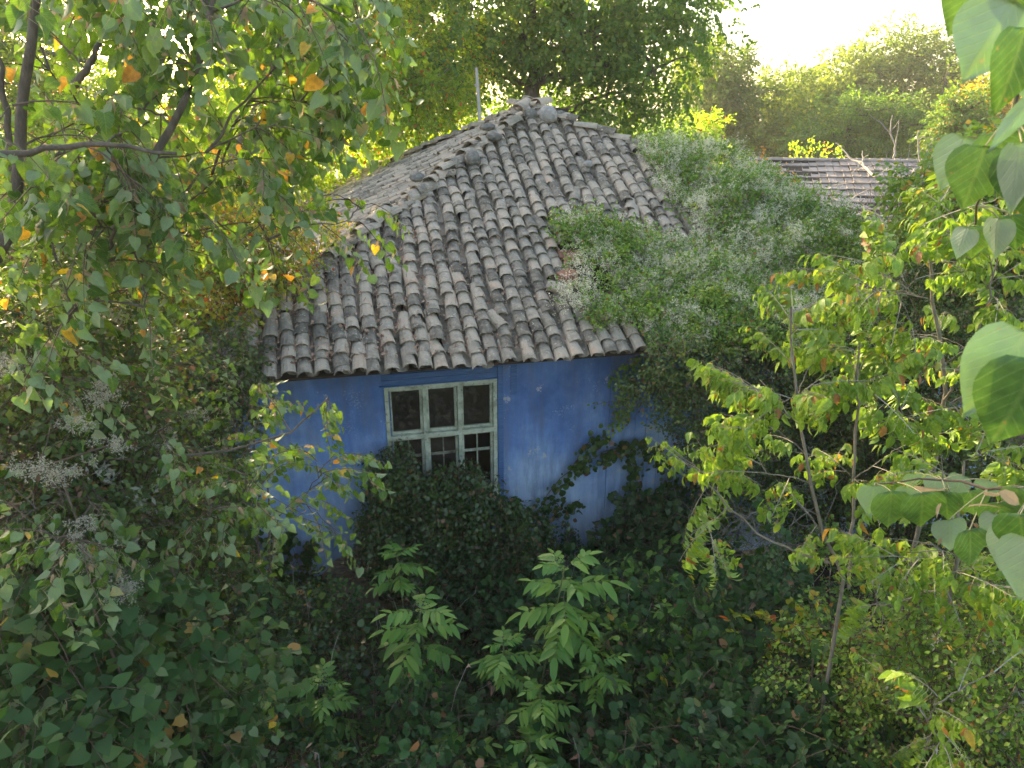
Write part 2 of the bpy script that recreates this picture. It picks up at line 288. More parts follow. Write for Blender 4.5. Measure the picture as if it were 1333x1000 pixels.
def glass_mat():
    m, t, p = mat('dirty_window_glass'); L = t.links.new
    tr = N(t, 'BsdfTransparent'); gl = N(t, 'BsdfGlossy', Roughness=.03); df = N(t, 'BsdfDiffuse'); df.inputs[0].default_value = (.10, .09, .07, 1)
    lw = N(t, 'LayerWeight', Blend=.25); g = N(t, 'NewGeometry')
    n = N(t, 'TexNoise', Scale=12.0, Detail=5.0); L(g.outputs['Position'], n.inputs['Vector']); rr = ramp(t, [(.45, (.05, .05, .05)), (.75, (.4, .4, .4))]); L(n.outputs[0], rr.inputs[0])
    a = N(t, 'MixShader'); L(lw.outputs['Fresnel'], a.inputs[0]); L(tr.outputs[0], a.inputs[1]); L(gl.outputs[0], a.inputs[2])
    b = N(t, 'MixShader'); L(rr.outputs[0], b.inputs[0]); L(a.outputs[0], b.inputs[1]); L(df.outputs[0], b.inputs[2])
    L(b.outputs[0], t.nodes['Material Output'].inputs[0]); return m
M['glass'] = glass_mat()

# ------------------------------------------------------------------ leaf templates: (V, F, mat, uv); base at origin, tip along +Y, face +Z
def leaf_tpl(half, mids=(0, .35, .7, 1), fold=.25, curl=.3, mat_i=0, twist=0.0):
    """half: outline points (x,y) of the right side between base and tip; len(half)=len(mids)"""
    n = len(mids); V = []; 
    for y in mids: V.append([0, y])
    for x, y in half: V.append([x, y])
    for x, y in half: V.append([-x, y])
    V = np.array(V, float); ax = np.abs(V[:, 0]); z = fold*ax-curl*V[:, 1]**2+twist*V[:, 0]*V[:, 1]
    P = np.c_[V[:, 0], V[:, 1], z]; F = []; h = len(half)
    for side in (0, 1):
        o = n+side*h
        def tri(a, b, c): F.append([a, b, c] if side == 0 else [a, c, b])
        tri(0, o, 1)
        for i in range(h-1):
            mi = min(i+1, n-1)
            tri(mi, o+i, o+i+1)
            if mi+1 < n: tri(mi, o+i+1, mi+1)
    # base sliver
    return P, np.array(F), np.full(len(F), mat_i), V[:, :2].copy()
HEART = [(.30, -.10), (.46, .12), (.43, .42), (.22, .75), (.02, 1.0)]
OVATE = [(.20, .08), (.34, .32), (.26, .66), (.01, 1.0)]
LANCE = [(.12, .12), (.17, .42), (.10, .75), (.0, 1.0)]
ROUND = [(.30, .0), (.48, .3), (.38, .72), (.02, .98)]
def heart(i=0, curl=.3, fold=.2, tw=0): return leaf_tpl(HEART, (0, .22, .5, .8, 1), fold, curl, i, tw)
def ovate(i=0, curl=.3, fold=.25, tw=0): return leaf_tpl(OVATE, (0, .3, .62, 1), fold, curl, i, tw)
def roundl(i=0, curl=.2, fold=.15, tw=0): return leaf_tpl(ROUND, (0, .3, .65, 1), fold, curl, i, tw)
def lance(i=0, curl=.3, fold=.25): return leaf_tpl(LANCE, (0, .3, .65, 1), fold, curl, i)
def quadl(wd=.3, fold=.25, curl=.2, i=0):    # four triangles
    V = np.array([[0, 0, 0], [wd, .45, wd*fold-curl*.2], [-wd, .45, wd*fold-curl*.2], [0, .5, -curl*.25], [0, 1, -curl]])
    F = np.array([[0, 1, 3], [3, 1, 4], [0, 3, 2], [3, 4, 2]]); return V, F, np.full(4, i), V[:, :2].copy()
def duol(wd=.35, i=0, curl=.2):
    V = np.array([[0, 0, 0], [wd, .5, .05], [-wd, .5, -.05], [0, 1, -curl]])
    return V, np.array([[0, 1, 3], [0, 3, 2]]), np.full(2, i), V[:, :2].copy()
def cylobes(i=0, fold=.12, curl=.25):        # ivy / hop: three to five pointed lobes
    half = [(.22, -.12), (.50, .05), (.34, .30), (.52, .58), (.20, .58), (.02, 1.0)]
    return leaf_tpl(half, (0, .1, .3, .5, .7, 1), fold, curl, i)
def basis(tip, nrm):
    tip = np.atleast_2d(tip).astype(float); nrm = np.atleast_2d(nrm).astype(float)
    y = tip/(np.linalg.norm(tip, axis=1)[:, None]+1e-9); x = np.cross(y, nrm); x /= np.linalg.norm(x, axis=1)[:, None]+1e-9
    z = np.cross(x, y); return np.stack([x, y, z], axis=2)            # columns
def scatter(acc, tpls, P, R, S):
    """copies templates to points P with rotations R and scales S, choosing a template at random"""
    n = len(P)
    if n == 0: return
    S = np.broadcast_to(S, (n,)); pick = RS.randint(0, len(tpls), n)
    for k, (V, F, Mi, UV) in enumerate(tpls):
        ix = np.nonzero(pick == k)[0]
        if len(ix) == 0: continue
        W = np.einsum('nij,vj->nvi', R[ix]*S[ix][:, None, None], V)+P[ix][:, None, :]
        Fx = F[None]+(np.arange(len(ix))*len(V))[:, None, None]
        acc.add(W.reshape(-1, 3), Fx.reshape(-1, 3), np.tile(Mi, len(ix)), np.tile(UV, (len(ix), 1)))
def tpl_of(acc): return acc.arrays()
BANK = {'linden': [heart(0, RS.uniform(.0, .8), RS.uniform(.0, .65), RS.normal()*.35) for _ in range(12)],
        'boxelder': [leaf_tpl([(.15, .06), (.27, .30), (.20, .66), (.01, 1.0)], (0, .3, .62, 1), RS.uniform(.1, .5), RS.uniform(.1, .5), 0, RS.normal()*.2) for _ in range(9)]}
class Spray:
    def __init__(s): s.a = Acc(); s.p = []; s.R = []; s.s = []
    def leaf(s, p, tip, nrm, sc): s.p.append(p); s.R.append(basis(tip, nrm)[0]); s.s.append(sc)
    def done(s): s.twig = s.a.arrays(); s.p = np.array(s.p); s.R = np.array(s.R); s.s = np.array(s.s); return s
def place_sprays(sprays, P, R, S):
    """-> twig Acc and the leaves' positions, rotations, sizes"""
    tw = Acc(); lp, lR, ls = [], [], []; S = np.broadcast_to(S, (len(P),)); pick = RS.randint(0, len(sprays), len(P))
    for k, sy in enumerate(sprays):
        ix = np.nonzero(pick == k)[0]
        if not len(ix): continue
        scatter(tw, [sy.twig], P[ix], R[ix], S[ix])
        lp.append((np.einsum('nij,lj->nli', R[ix]*S[ix][:, None, None], sy.p)+P[ix][:, None]).reshape(-1, 3))
        lR.append(np.einsum('nij,ljk->nlik', R[ix], sy.R).reshape(-1, 3, 3)); ls.append((S[ix][:, None]*sy.s[None]).ravel())
    return tw, np.concatenate(lp), np.concatenate(lR), np.concatenate(ls)
_leafmesh = {}
def leaf_parts(parent, org, bank, material, P, R, S, maxn=300, minpx=9):
    """the leaves that show largest are objects of their own; the rest are one part"""
    tp = BANK[bank]; px, py, dep = project(P); size = np.where((px > -10) & (px < 1343) & (py > -10) & (py < 1010), S*FPX/dep, 0)
    o_ = np.argsort(-size); n = int(min(maxn, (size > minpx).sum())); key = bank+material.name
    if key not in _leafmesh:
        l = []
        for t in tp:
            a = Acc(); a.add(t[0], t[1], 0, t[3]); l.append(a.mesh('leaf', material, smooth=True))
        _leafmesh[key] = l
    for i in o_[:n]:
        o = bpy.data.objects.new('leaf', _leafmesh[key][RS.randint(len(tp))]); COL.objects.link(o); o.parent = parent; q = R[i]*S[i]
        o.matrix_local = Matrix([[q[r][c] for c in range(3)]+[P[i][r]-org[r]] for r in range(3)]+[[0, 0, 0, 1]])
    if n < len(P):
        a = Acc(); scatter(a, tp, P[o_[n:]], R[o_[n:]], S[o_[n:]]); obj('leaf', a, material, parent, org, smooth=True, kind='stuff')
def rnd(n, s=1.0): return RS.normal(size=(n, 3))*s
def one(acc, tpl, p, tip, nrm, s): scatter(acc, [tpl], np.array([p]), basis(tip, nrm), np.array([s]))

# ---- sprays: a twig carrying leaves; twig runs along +Y, world-down is -Z for it.  material slots: 0 leaf, 1 twig, 2 extra
def spray_linden(k):
    sy = Spray(); a = sy.a; L = .42; n = 12+k % 3
    ys = np.linspace(0, L, 6); sag = lambda y: -.35*y*y/L
    a.tube(np.c_[.02*np.sin(ys*9+k), ys, sag(ys)], np.linspace(.0045, .0015, 6), 3, 1)
    for i in range(n):
        y = .05+L*(i+.5)/n*.98; sd = 1 if i % 2 else -1
        pet = np.array([sd*(.035+.01*RS.rand()), .02, -.02-.02*RS.rand()])
        b = np.array([0, y, sag(y)]); e = b+pet
        a.tube([b, e], [.0012, .001], 3, 2)
        tip = np.array([sd*RS.uniform(.05, .7), RS.uniform(.0, .5), -RS.uniform(.5, 1.3)]); nr = np.array([RS.normal()*.5, RS.normal()*.5-.35, RS.uniform(.3, 1)])
        sy.leaf(e, tip, nr, RS.uniform(.045, .088))
    for i in range(2):              # hanging fruit bracts
        y = RS.uniform(.1, L); b = np.array([0, y, sag(y)])
        one(a, lance(3), b, np.array([RS.normal()*.3, RS.normal()*.3, -1]), rnd(1)[0], RS.uniform(.06, .09))
    return sy.done()
def spray_boxelder(k):
    sy = Spray(); a = sy.a; L = .38; ys = np.linspace(0, L, 5); sag = lambda y: -.15*y*y/L
    a.tube(np.c_[0*ys, ys, sag(ys)], np.linspace(.004, .0018, 5), 3, 1)
    nn = 5
    for i in range(nn):
        y = .10+(L-.10)*(i/(nn-1)) if nn > 1 else L
        for sd in ((-1, 1) if i < nn-1 else (0,)):
            if RS.rand() < .12: continue
            b = np.array([0, y, sag(y)]); d = np.array([sd*.8+RS.normal()*.15, .55+RS.normal()*.15, .25+RS.normal()*.2]); d /= np.linalg.norm(d)
            ln = RS.uniform(.07, .12); pts = [b+d*ln*t+np.array([0, 0, -.10*t*t]) for t in (0, .5, 1)]
            a.tube(pts, [.0016, .0013, .001], 3, 2); e = pts[-1]; dd = (pts[-1]-pts[1]); dd /= np.linalg.norm(dd)
            side = np.cross(dd, [0, 0, 1]); side /= np.linalg.norm(side)+1e-6
            for j, (f, sdl) in enumerate([(1.0, 0), (.75, 1), (.75, -1), (.4, 1), (.4, -1)]):
                p = b+(e-b)*f; tip = dd*.45*(1 if j == 0 else .5)+side*sdl*.55+np.array([0, 0, -.9])+rnd(1, .12)[0]
                sy.leaf(p, tip, dd*.9+np.array([0, 0, .5])+rnd(1, .25)[0], RS.uniform(.065, .105)*(1.1 if j == 0 else .9))
    return sy.done()
def spray_generic(k, tf, n=12, L=.35, size=(.05, .07), droop=.5, spread=.8, leafup=.6, tw=True):
    a = Acc(); ys = np.linspace(0, L, 4); sag = lambda y: -droop*y*y
    if tw: a.tube(np.c_[0*ys, ys, sag(ys)], np.linspace(.004, .0015, 4), 3, 1)
    for i in range(n):
        y = L*(i+.7)/n; sd = 1 if i % 2 else -1
        b = np.array([sd*RS.uniform(.005, .04)*L*3, y, sag(y)+RS.normal()*.02])
        tip = np.array([sd*spread, RS.uniform(.2, .9), -RS.uniform(0, droop*2)])+rnd(1, .25)[0]
        one(a, tf(), b, tip, np.array([0, 0, leafup])+rnd(1, .45)[0], RS.uniform(*size))
    return tpl_of(a)
def spray_bramble(k, size=.06, n=5):
    a = Acc(); L = .45; ys = np.linspace(0, L, 5); sag = lambda y: -.5*y*y/L
    a.tube(np.c_[0*ys, ys, sag(ys)], np.linspace(.004, .002, 5), 3, 1)
    for i in range(n):
        y = .05+L*(i+.3)/n; sd = 1 if i % 2 else -1; b = np.array([0, y, sag(y)])
        d = np.array([sd*.8, .35, .35])+rnd(1, .2)[0]; d /= np.linalg.norm(d); e = b+d*RS.uniform(.05, .08); a.tube([b, e], [.0015, .0012], 3, 1)
        up = np.array([0, 0, 1])+rnd(1, .25)[0]; side = np.cross(d, up); side /= np.linalg.norm(side)
        for (dx, dy, s) in [(0, 1, 1.1), (.95, .35, .95), (-.95, .35, .95)]+([(.8, -.45, .7), (-.8, -.45, .7)] if k % 2 else []):
            tip = d*dy+side*dx-np.array([0, 0, .25]); t0 = e+tip*.008
            one(a, roundl(0, RS.uniform(.05, .3), RS.uniform(0, .3)), t0, tip, up+rnd(1, .15)[0], size*s*RS.uniform(.85, 1.2))
    return tpl_of(a)
def puff_tpl(n=15, r=.06, i=0):
    a = Acc()
    for _ in range(n):
        d = rnd(1)[0]; d /= np.linalg.norm(d); p = d*r*RS.uniform(.15, 1.0)
        for q in range(2):
            one(a, duol(.16, i, 0), p, rnd(1)[0]+d, rnd(1)[0], RS.uniform(.022, .040))
    return tpl_of(a)
def frond_elder(k):                      # pinnate leaf: rachis + 4..5 pairs of leaflets + end leaflet
    a = Acc(); L = RS.uniform(.26, .36); sag = lambda y: -.75*y*y; ys = np.linspace(0, L, 6)
    a.tube(np.c_[0*ys, ys, sag(ys)], np.linspace(.003, .0015, 6), 4, 1)
    n = 5+k % 2
    for i in range(n+1):
        y = .08+(L-.08)*i/n
        for sd in ((-1, 1) if i < n else (0,)):
            tip = np.array([sd*1.0, .55 if sd else 1., -.25-.7*y])+rnd(1, .16)[0]
            one(a, leaf_tpl([(.10, .06), (.18, .3), (.14, .7), (.0, 1.)], (0, .3, .65, 1), .25, RS.uniform(.15, .4)), [0, y, sag(y)], tip, np.array([0, .1, 1])+rnd(1, .12)[0], RS.uniform(.13, .19)*(1-.25*(i == 0)))
    return tpl_of(a)
def sub(tpl, scale=1.0):
    return (tpl[0]*scale,)+tpl[1:]
LIND = [spray_linden(k) for k in range(8)]
BOXE = [spray_boxelder(k) for k in range(6)]
BRAM = [spray_bramble(k) for k in range(6)]
HOP = [spray_generic(k, (lambda: heart(0, .25, .15)) if k % 3 else (lambda: leaf_tpl([(.34, -.12), (.50, .10), (.44, .32), (.46, .52), (.20, .72), (.02, 1.0)], (0, .1, .3, .5, .7, 1), .12, .25)), 6, .4, (.08, .12), .6) for k in range(6)]
IVY = [spray_generic(k, lambda: cylobes() if k % 2 else roundl(), 9, .28, (.045, .07), .8, .7, .3) for k in range(5)]
IVYS = [spray_generic(k, lambda: ovate(0, .2, .2), 12, .26, (.04, .065), .9, .7, .3) for k in range(5)]
SMALL = [spray_generic(k, lambda: quadl(.34), 12, .3, (.035, .055), .5) for k in range(5)]
TINY = [spray_generic(k, lambda: quadl(.40, .3), 15, .26, (.030, .052), .5, .9, .5, False) for k in range(5)]
FAR = [spray_generic(k, lambda: duol(.40), 16, .60, (.10, .15), .4, .8, .5, False) for k in range(5)]
GOLD = [spray_generic(k, lambda: duol(.40), 15, .46, (.07, .11), .6, .8, .5) for k in range(5)]
PUFF = [puff_tpl() for _ in range(5)]
ELDF = [frond_elder(k) for k in range(7)]
# ================================================================== ground and hills
g = Acc(); n = 70
gx = np.sign(np.linspace(-1, 1, n))*np.abs(np.linspace(-1, 1, n))**2.6*300; gy = gx.copy()
X, Y = np.meshgrid(gx, gy); R_ = np.hypot(X, Y-10)
Z = .10*noise(np.c_[X.ravel(), Y.ravel(), 0*X.ravel()], .7).reshape(X.shape)*np.clip(R_/6, .3, 1)-.05
V = np.c_[X.ravel(), Y.ravel(), Z.ravel()]; F = [[i*n+j, i*n+j+1, (i+1)*n+j+1, (i+1)*n+j] for i in range(n-1) for j in range(n-1)]
fc = V[np.array(F)].mean(1); g.add(V, F, np.where(np.hypot(fc[:, 0], fc[:, 1]-10) > 26, 1, 0))
obj('ground', g, [M['soil'], M['field']], kind='structure', label='dark soil under the undergrowth, dry field beyond')
h = Acc(); m_ = 90; ang = np.linspace(math.radians(-75), math.radians(75), m_)
prof = 7+1.6*np.sin(ang*5+1.2)+.8*np.sin(ang*13)+.5*np.sin(ang*29)
rows = []
for r0, f in ((205, 0), (225, .45), (245, .85), (262, 1.0), (285, .3)):
    rows.append(np.c_[np.sin(ang)*r0, np.cos(ang)*r0, np.maximum(prof, 2)*f-.3+(RS.rand(m_)*.9 if f else 0)])
V = np.concatenate(rows); F = [[i*m_+j, i*m_+j+1, (i+1)*m_+j+1, (i+1)*m_+j] for i in range(4) for j in range(m_-1)]
h.add(V, F); obj('hills', h, M['hill'], kind='structure', smooth=True, label='low wooded hills far behind the trees')

# ================================================================== house frame
ES = np.array([.973, .23, 0.]); ES /= np.linalg.norm(ES); EP = np.array([-ES[1], ES[0], 0.])
HO = np.array([-.61, 8.0, 0.])
def H(s, p, z): return HO+ES*s+EP*p+np.array([0, 0, z])
def tofront(px, py, p=.45):            # pixel -> (s, z) on the wall plane at depth p
    d = ray(px, py); t = ((HO+EP*p-np.array([0, 0, CAMZ]))@EP)/(d@EP); P = np.array([0, 0, CAMZ])+d*t
    return (P-HO)@ES, P[2]
RH = np.stack([ES, EP, [0, 0, 1]], axis=1)
ZE = 3.82; S0, S1, P1 = -3.1, 9.3, 15.5; WS0, WS1, WP0, WP1 = -2.75, 8.85, .45, 15.0
APEX = H(2.12, 4.96, 6.60)
house = thing('blue_house', H(3, 5, 0), 'derelict single storey house with faded blue walls and an old clay tiled hip roof', 'house')
HL = np.array(house.location)
def hbox(a, s0, s1, p0, p1, z0, z1, m=0):
    a.box(H((s0+s1)/2, (p0+p1)/2, (z0+z1)/2), (s1-s0, p1-p0, z1-z0), m, RH)
# window opening on the wall
wl, wzt = tofront(499, 505); wr, wzt2 = tofront(647, 492); _, wzb = tofront(600, 640)
wzt = wzt2; wl = wl; WZ0, WZ1 = wzb-.02, wzt
print('window', wl, wr, WZ0, WZ1)
# front wall core in pieces round the opening, plaster skin with an irregular lower edge at the bare brick patch
core = Acc(); T = .28
hbox(core, WS0, wl, WP0+.03, WP0+T, 0, ZE-.05, 1); hbox(core, wr, WS1, WP0+.03, WP0+T, 0, ZE-.05, 1)
hbox(core, wl, wr, WP0+.03, WP0+T, 0, WZ0, 1); hbox(core, wl, wr, WP0+.03, WP0+T, WZ1, ZE-.05, 1)
obj('wall', core, [M['blue'], M['adobe']], house, HL)
def plaster(poly_s):                  # polygon strip: list of (s, zlow, zhigh)
    a = Acc()
    for (s0, l0, h0), (s1, l1, h1) in zip(poly_s[:-1], poly_s[1:]):
        f = [H(s0, WP0, l0), H(s1, WP0, l1), H(s1, WP0, h1), H(s0, WP0, h0)]; b = [H(s0, WP0+.028, l0), H(s1, WP0+.028, l1), H(s1, WP0+.028, h1), H(s0, WP0+.028, h0)]
        a.add(f+b, [[0, 1, 2, 3], [4, 7, 6, 5], [0, 4, 5, 1], [3, 2, 6, 7]])
    return a
bs0, bz0 = tofront(412, 752); bs1, bz1 = tofront(458, 717); bs2, bz2 = tofront(520, 706)
zt = ZE-.05
a = plaster([(WS0-.02, .1, zt), (bs0-.25, .1, zt), (bs0-.02, bz0-.5, zt), (bs0, bz0, zt), (bs0+.10, bz0+.06, zt), ((bs0+bs1)/2, (bz0+bz1)/2+.05, zt), (bs1-.06, bz1-.02, zt), (bs1, bz1, zt), (bs1+.12, bz1+.03, zt), (bs2, bz2, zt), (wl, bz2-.1, zt)])
b = plaster([(wl, bz2-.1, WZ0), (wl+.3, .5, WZ0), (wr, .2, WZ0)]); c = plaster([(wl, WZ1+.24, zt), (wr, WZ1+.24, zt)]); d = plaster([(wr, .1, zt), (tofront(790, 600)[0]+.02, .1, zt)])
for q in (b, c, d): a.add(*q.arrays()[:2])
obj('plaster', a, M['blue'], house, HL)
# thin bricks bared where the plaster has fallen off
bm = Acc(); bm.box((0, 0, 0), (.23, .05, .036)); bme = bm.mesh('brick', M['adobe'])
for r_ in range(12):
    z = bz1+.04-r_*.046
    for q in range(5):
        s = bs0+.13+q*.245+(.12 if r_ % 2 else 0)
        if s-.14 < bs0+(z-bz0)*.9 or s > wl+.1: continue
        o = obj('brick', bme, None, house); o.matrix_local = Matrix.Translation(Vector(H(s, WP0+.012+RS.uniform(-.008, .006), z+RS.normal()*.003)-HL)) @ Matrix(RH.tolist()).to_4x4() @ Matrix.Rotation(RS.normal()*.02, 4, 'Y')
# remaining walls
a = Acc(); hbox(a, WS0, WS0+.28, WP0+T+.002, WP1, 0, ZE-.05); hbox(a, WS1-.28, WS1, WP0+T+.002, WP1, 0, ZE-.05); hbox(a, WS0+.282, WS1-.282, WP1-.28, WP1, 0, ZE-.05)
obj('wall', a, M['blue'], house, HL)
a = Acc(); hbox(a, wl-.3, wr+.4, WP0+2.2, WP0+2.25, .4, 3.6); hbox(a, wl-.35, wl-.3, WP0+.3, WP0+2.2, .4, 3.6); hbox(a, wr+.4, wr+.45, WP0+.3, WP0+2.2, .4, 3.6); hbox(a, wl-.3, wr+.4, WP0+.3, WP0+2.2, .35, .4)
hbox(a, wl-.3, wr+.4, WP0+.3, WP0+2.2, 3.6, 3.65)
obj('room_lining', a, M['dark'], house, HL)  # near-black box behind the panes: the unlit room's darkness put into its colour
# frieze boards above the window
fr0 = wl-.02
for i in range(3):
    a = Acc(); zb = WZ1+.015+i*.078; hbox(a, fr0, wr+.0, WP0-.016-.006*(i % 2), WP0+.02, zb, zb+.070); obj('frieze_board', a, M['bluewood'], house, HL)
a = Acc(); hbox(a, fr0-.03, wr+.03, WP0-.035, WP0+.01, WZ1+.0, WZ1+.014); obj('drip_board', a, M['bluewood'], house, HL)
# corner strip beside the window, narrow battens and the boarded end of the wall
a = Acc(); hbox(a, wr+.004, wr+.075, WP0-.03, WP0-.002, .3, zt-.04); obj('corner_batten', a, M['bluewood'], house, HL)
a = Acc(); hbox(a, wr+.18, wr+.26, WP0-.014, WP0-.002, WZ1-.25, zt-.1); obj('corner_batten', a, M['bluewood'], house, HL)
bd0 = tofront(789, 600)[0]
s = bd0; k = 0
while s < WS1-.1:
    wd = .045 if k % 4 == 0 else RS.uniform(.15, .19)
    a = Acc(); hbox(a, s+.003, s+wd-.003, WP0-(.03 if k % 4 == 0 else .006+.006*RS.rand()), WP0+.02, .15, zt-.03); obj('wall_board', a, M['blue'], house, HL)
    s += wd; k += 1
# window: outer frame, mullions, sashes, panes, inner muntins
win = Acc(); W0, W1 = wl+.005, wr-.005; fw = .05
_, ztr = tofront(600, 562)
tz0, tz1 = ztr-.03, ztr+.03
hbox(win, W0, W0+fw, WP0-.02, WP0+.12, WZ0, WZ1-.004); hbox(win, W1-fw, W1, WP0-.02, WP0+.12, WZ0, WZ1-.004)
hbox(win, W0+fw, W1-fw, WP0-.02, WP0+.12, WZ1-fw-.004, WZ1-.004); hbox(win, W0-.05, W1+.03, WP0-.06, WP0+.12, WZ0-.05, WZ0)
wf = obj('window', win, M['sage'], house, HL, label='wide flaking sage green window of three lights in two tiers')
a = Acc(); hbox(a, W0+fw, W1-fw, WP0-.024, WP0+.11, tz0, tz1); obj('transom', a, M['sage'], wf)
a.v
cw = (W1-W0-2*fw); m1 = W0+fw+cw*.333; m2 = W0+fw+cw*.667
for m_c in (m1, m2):
    a = Acc(); hbox(a, m_c-.022, m_c+.022, WP0-.018, WP0+.11, WZ0, tz0); hbox(a, m_c-.022, m_c+.022, WP0-.018, WP0+.11, tz1, WZ1-fw-.004); obj('mullion', a, M['sage'], wf)
lights = [(W0+fw, m1-.022), (m1+.022, m2-.022), (m2+.022, W1-fw)]
for i, (a0, a1) in enumerate(lights):
    for (z0, z1, up) in ((tz1, WZ1-fw-.004, 1), (WZ0, tz0, 0)):
        q = Acc(); sw = .036
        hbox(q, a0+.002, a0+sw, WP0+.03, WP0+.07, z0+.002, z1-.002); hbox(q, a1-sw, a1-.002, WP0+.03, WP0+.07, z0+.002, z1-.002)
        hbox(q, a0+sw, a1-sw, WP0+.032, WP0+.07, z0+.002, z0+sw); hbox(q, a0+sw, a1-sw, WP0+.032, WP0+.07, z1-sw, z1-.002); q.v = [v+rnd(len(v), .0022) for v in q.v]
        obj('sash', q, M['sage'], wf)
        if up or i != 2:
            q = Acc(); hbox(q, a0+sw-.005, a1-sw+.005, WP0+.05, WP0+.054, z0+sw-.005, z1-sw+.005); obj('pane', q, M['glass'], wf)
        if not up:
            q = Acc(); mc = (a0+a1)/2+.015; hbox(q, mc-.009, mc+.009, WP0+.13, WP0+.15, z0, z1-.03); hbox(q, a0+.01, mc-.009, WP0+.132, WP0+.15, z0+(z1-z0)*.62, z0+(z1-z0)*.66); hbox(q, mc+.009, a1-.01, WP0+.132, WP0+.15, z0+(z1-z0)*.62, z0+(z1-z0)*.66)
            obj('muntin', q, M['sage'], wf)
for o in bpy.data.objects:
    if o.parent is wf:                       # built in world space: shift under the house origin
        o.location = -Vector(HL)
# ------------------------------------------------------------------ roof
def sagz(P): return .07*noise(P, .7, 3)+.028*noise(P, 2.1, 6)
roof = Acc()
cs = [H(S0, 0, ZE), H(S1, 0, ZE), H(S1, P1, ZE), H(S0, P1, ZE)]; dn = np.array([0, 0, -.11]); apx = APEX+dn
C_ = [c+dn for c in cs]; ins = [c+np.array([0, 0, -.14]) for c in cs]
roof.add(C_+[apx]+ins, [[0, 1, 4], [1, 2, 4], [2, 3, 4], [3, 0, 4]]); roof.add(C_+ins, [[0, 4, 5, 1], [1, 5, 6, 2], [2, 6, 7, 3], [3, 7, 4, 0], [4, 7, 6, 5]])
roofo = obj('roof', roof, M['deck'], house, HL)
for i in range(0):
    s = S0+.25+i*.47; a = Acc(); hbox(a, s, s+.07, .06, .44, ZE-.25, ZE-.175); ro = obj('rafter_end', a, M['deck'], roofo, HL)
def barrel(w0, w1, L, r_h, seg, th, jag=0.0, up=True):
    """cover tile: low end at y=0 (wide), arch opening down; up=False makes the pan (arch opening up)"""
    V = []; ths = np.linspace(0, np.pi, seg+1)
    for (y, w) in ((0, w0), (L, w1)):
        for rr in (1.0, 1-th/(w0/2)) if th else (1.0,):
            for t in ths:
                V.append([-math.cos(t)*w/2*rr, y+(RS.uniform(-jag, jag) if jag else 0), math.sin(t)*r_h*w/w0*rr*(1 if up else -1)])
    V = np.array(V); k = seg+1; F = []
    if th:
        for j in range(seg):
            F += [[j, j+1, 2*k+j+1, 2*k+j], [k+j, 3*k+j, 3*k+j+1, k+j+1], [j, k+j, k+j+1, j+1]]
        F += [[0, 2*k, 3*k, k], [seg, k+seg, 3*k+seg, 2*k+seg]]
    else:
        for j in range(seg): F.append([j, j+1, k+j+1, k+j])
    V[:, 2] -= 0 if up else 0
    return V, np.array(F)
def totri(V, F): F = np.array(F); return V, (np.concatenate([F[:, [0, 1, 2]], F[:, [0, 2, 3]]]) if F.shape[1] == 4 else F), np.zeros(len(F)*(2 if F.shape[1] == 4 else 1), int), np.zeros((len(V), 2))
TILES = [totri(*barrel(RS.uniform(.165, .195), RS.uniform(.125, .15), RS.uniform(.30, .38), RS.uniform(.055, .078), 6, .014, j)) for j in (.0, .004, .008, .004, .018, .006, .025, .003)]
TILEL = [totri(*barrel(.18, .14, .36, .066, 5, .013, .006)) for _ in range(4)]
PANS = [totri(*barrel(.15, .18, .36, .05, 4, 0, up=False))]
HOLE = [(722, 322), (760, 318), (800, 335), (806, 392), (770, 404), (716, 398), (708, 372), (738, 366), (742, 348)]
CLEM_ROOF = [(822, 200), (850, 190), (950, 218), (1010, 243), (1090, 278), (1150, 312), (1205, 350), (1260, 420), (1200, 520), (846, 462), (832, 432), (780, 432), (722, 408), (716, 385), (745, 352), (728, 325), (712, 300), (740, 286), (790, 300), (850, 318), (905, 330), (898, 300), (862, 262), (838, 232)]
def face(A, B, Ap, spacing=.2, expo=.205, seedk=0):
    e = (B-A)/np.linalg.norm(B-A); wdt = np.linalg.norm(B-A); ca = (Ap-A)@e; foot = A+e*ca; u = Ap-foot; Lm = np.linalg.norm(u); u = u/Lm
    nn = np.cross(e, u); nn = nn if nn[2] > 0 else -nn
    out = []; pans = []
    for ci in range(int(wdt/spacing)):
        c = (ci+.5)*spacing; lim = Lm*min(c/ca, (wdt-c)/(wdt-ca)); r = -.17+RS.normal()*.025; d = r; dr = RS.normal()*.3
        while d < lim-.10:
            wob = .022*math.sin(d*1.9+ci*1.7+seedk)+.03*math.sin(d*.8+ci*.35)+RS.normal()*.007
            P = A+e*(c+wob)+u*d; P = P+nn*(sagz(P)[0]+.035+RS.normal()*.004)
            yaw = RS.normal()*.05+(RS.normal()*.3 if RS.rand() < .035 else 0); pit = -(.085+RS.normal()*.02); rol = RS.normal()*.05
            y = u*math.cos(yaw)+e*math.sin(yaw); x0 = np.cross(y, nn); y = y*math.cos(pit)+nn*math.sin(pit); z = np.cross(x0, y); z = z*math.cos(rol)+x0*math.sin(rol); z /= np.linalg.norm(z)
            out.append((P, y, z)); d += expo*(1+RS.normal()*.10)+(-.09 if RS.rand() < .05 else 0)
        d = r+.05
        while d < lim-.2:
            P = A+e*(c+spacing/2)+u*d; P = P+nn*(sagz(P)[0]+.0+.02); y = u*math.cos(-.05)+nn*math.sin(-.05); pans.append((P, y, nn)); d += .27
    return out, pans
front, fpan = face(cs[0], cs[1], APEX)
P = np.array([f[0] for f in front]); Yt = np.array([f[1] for f in front]); Zt = np.array([f[2] for f in front])
px, py, dep = project(P)
hole = inpoly(px, py, HOLE) | ((RS.rand(len(px)) < .006) & (px > 350))
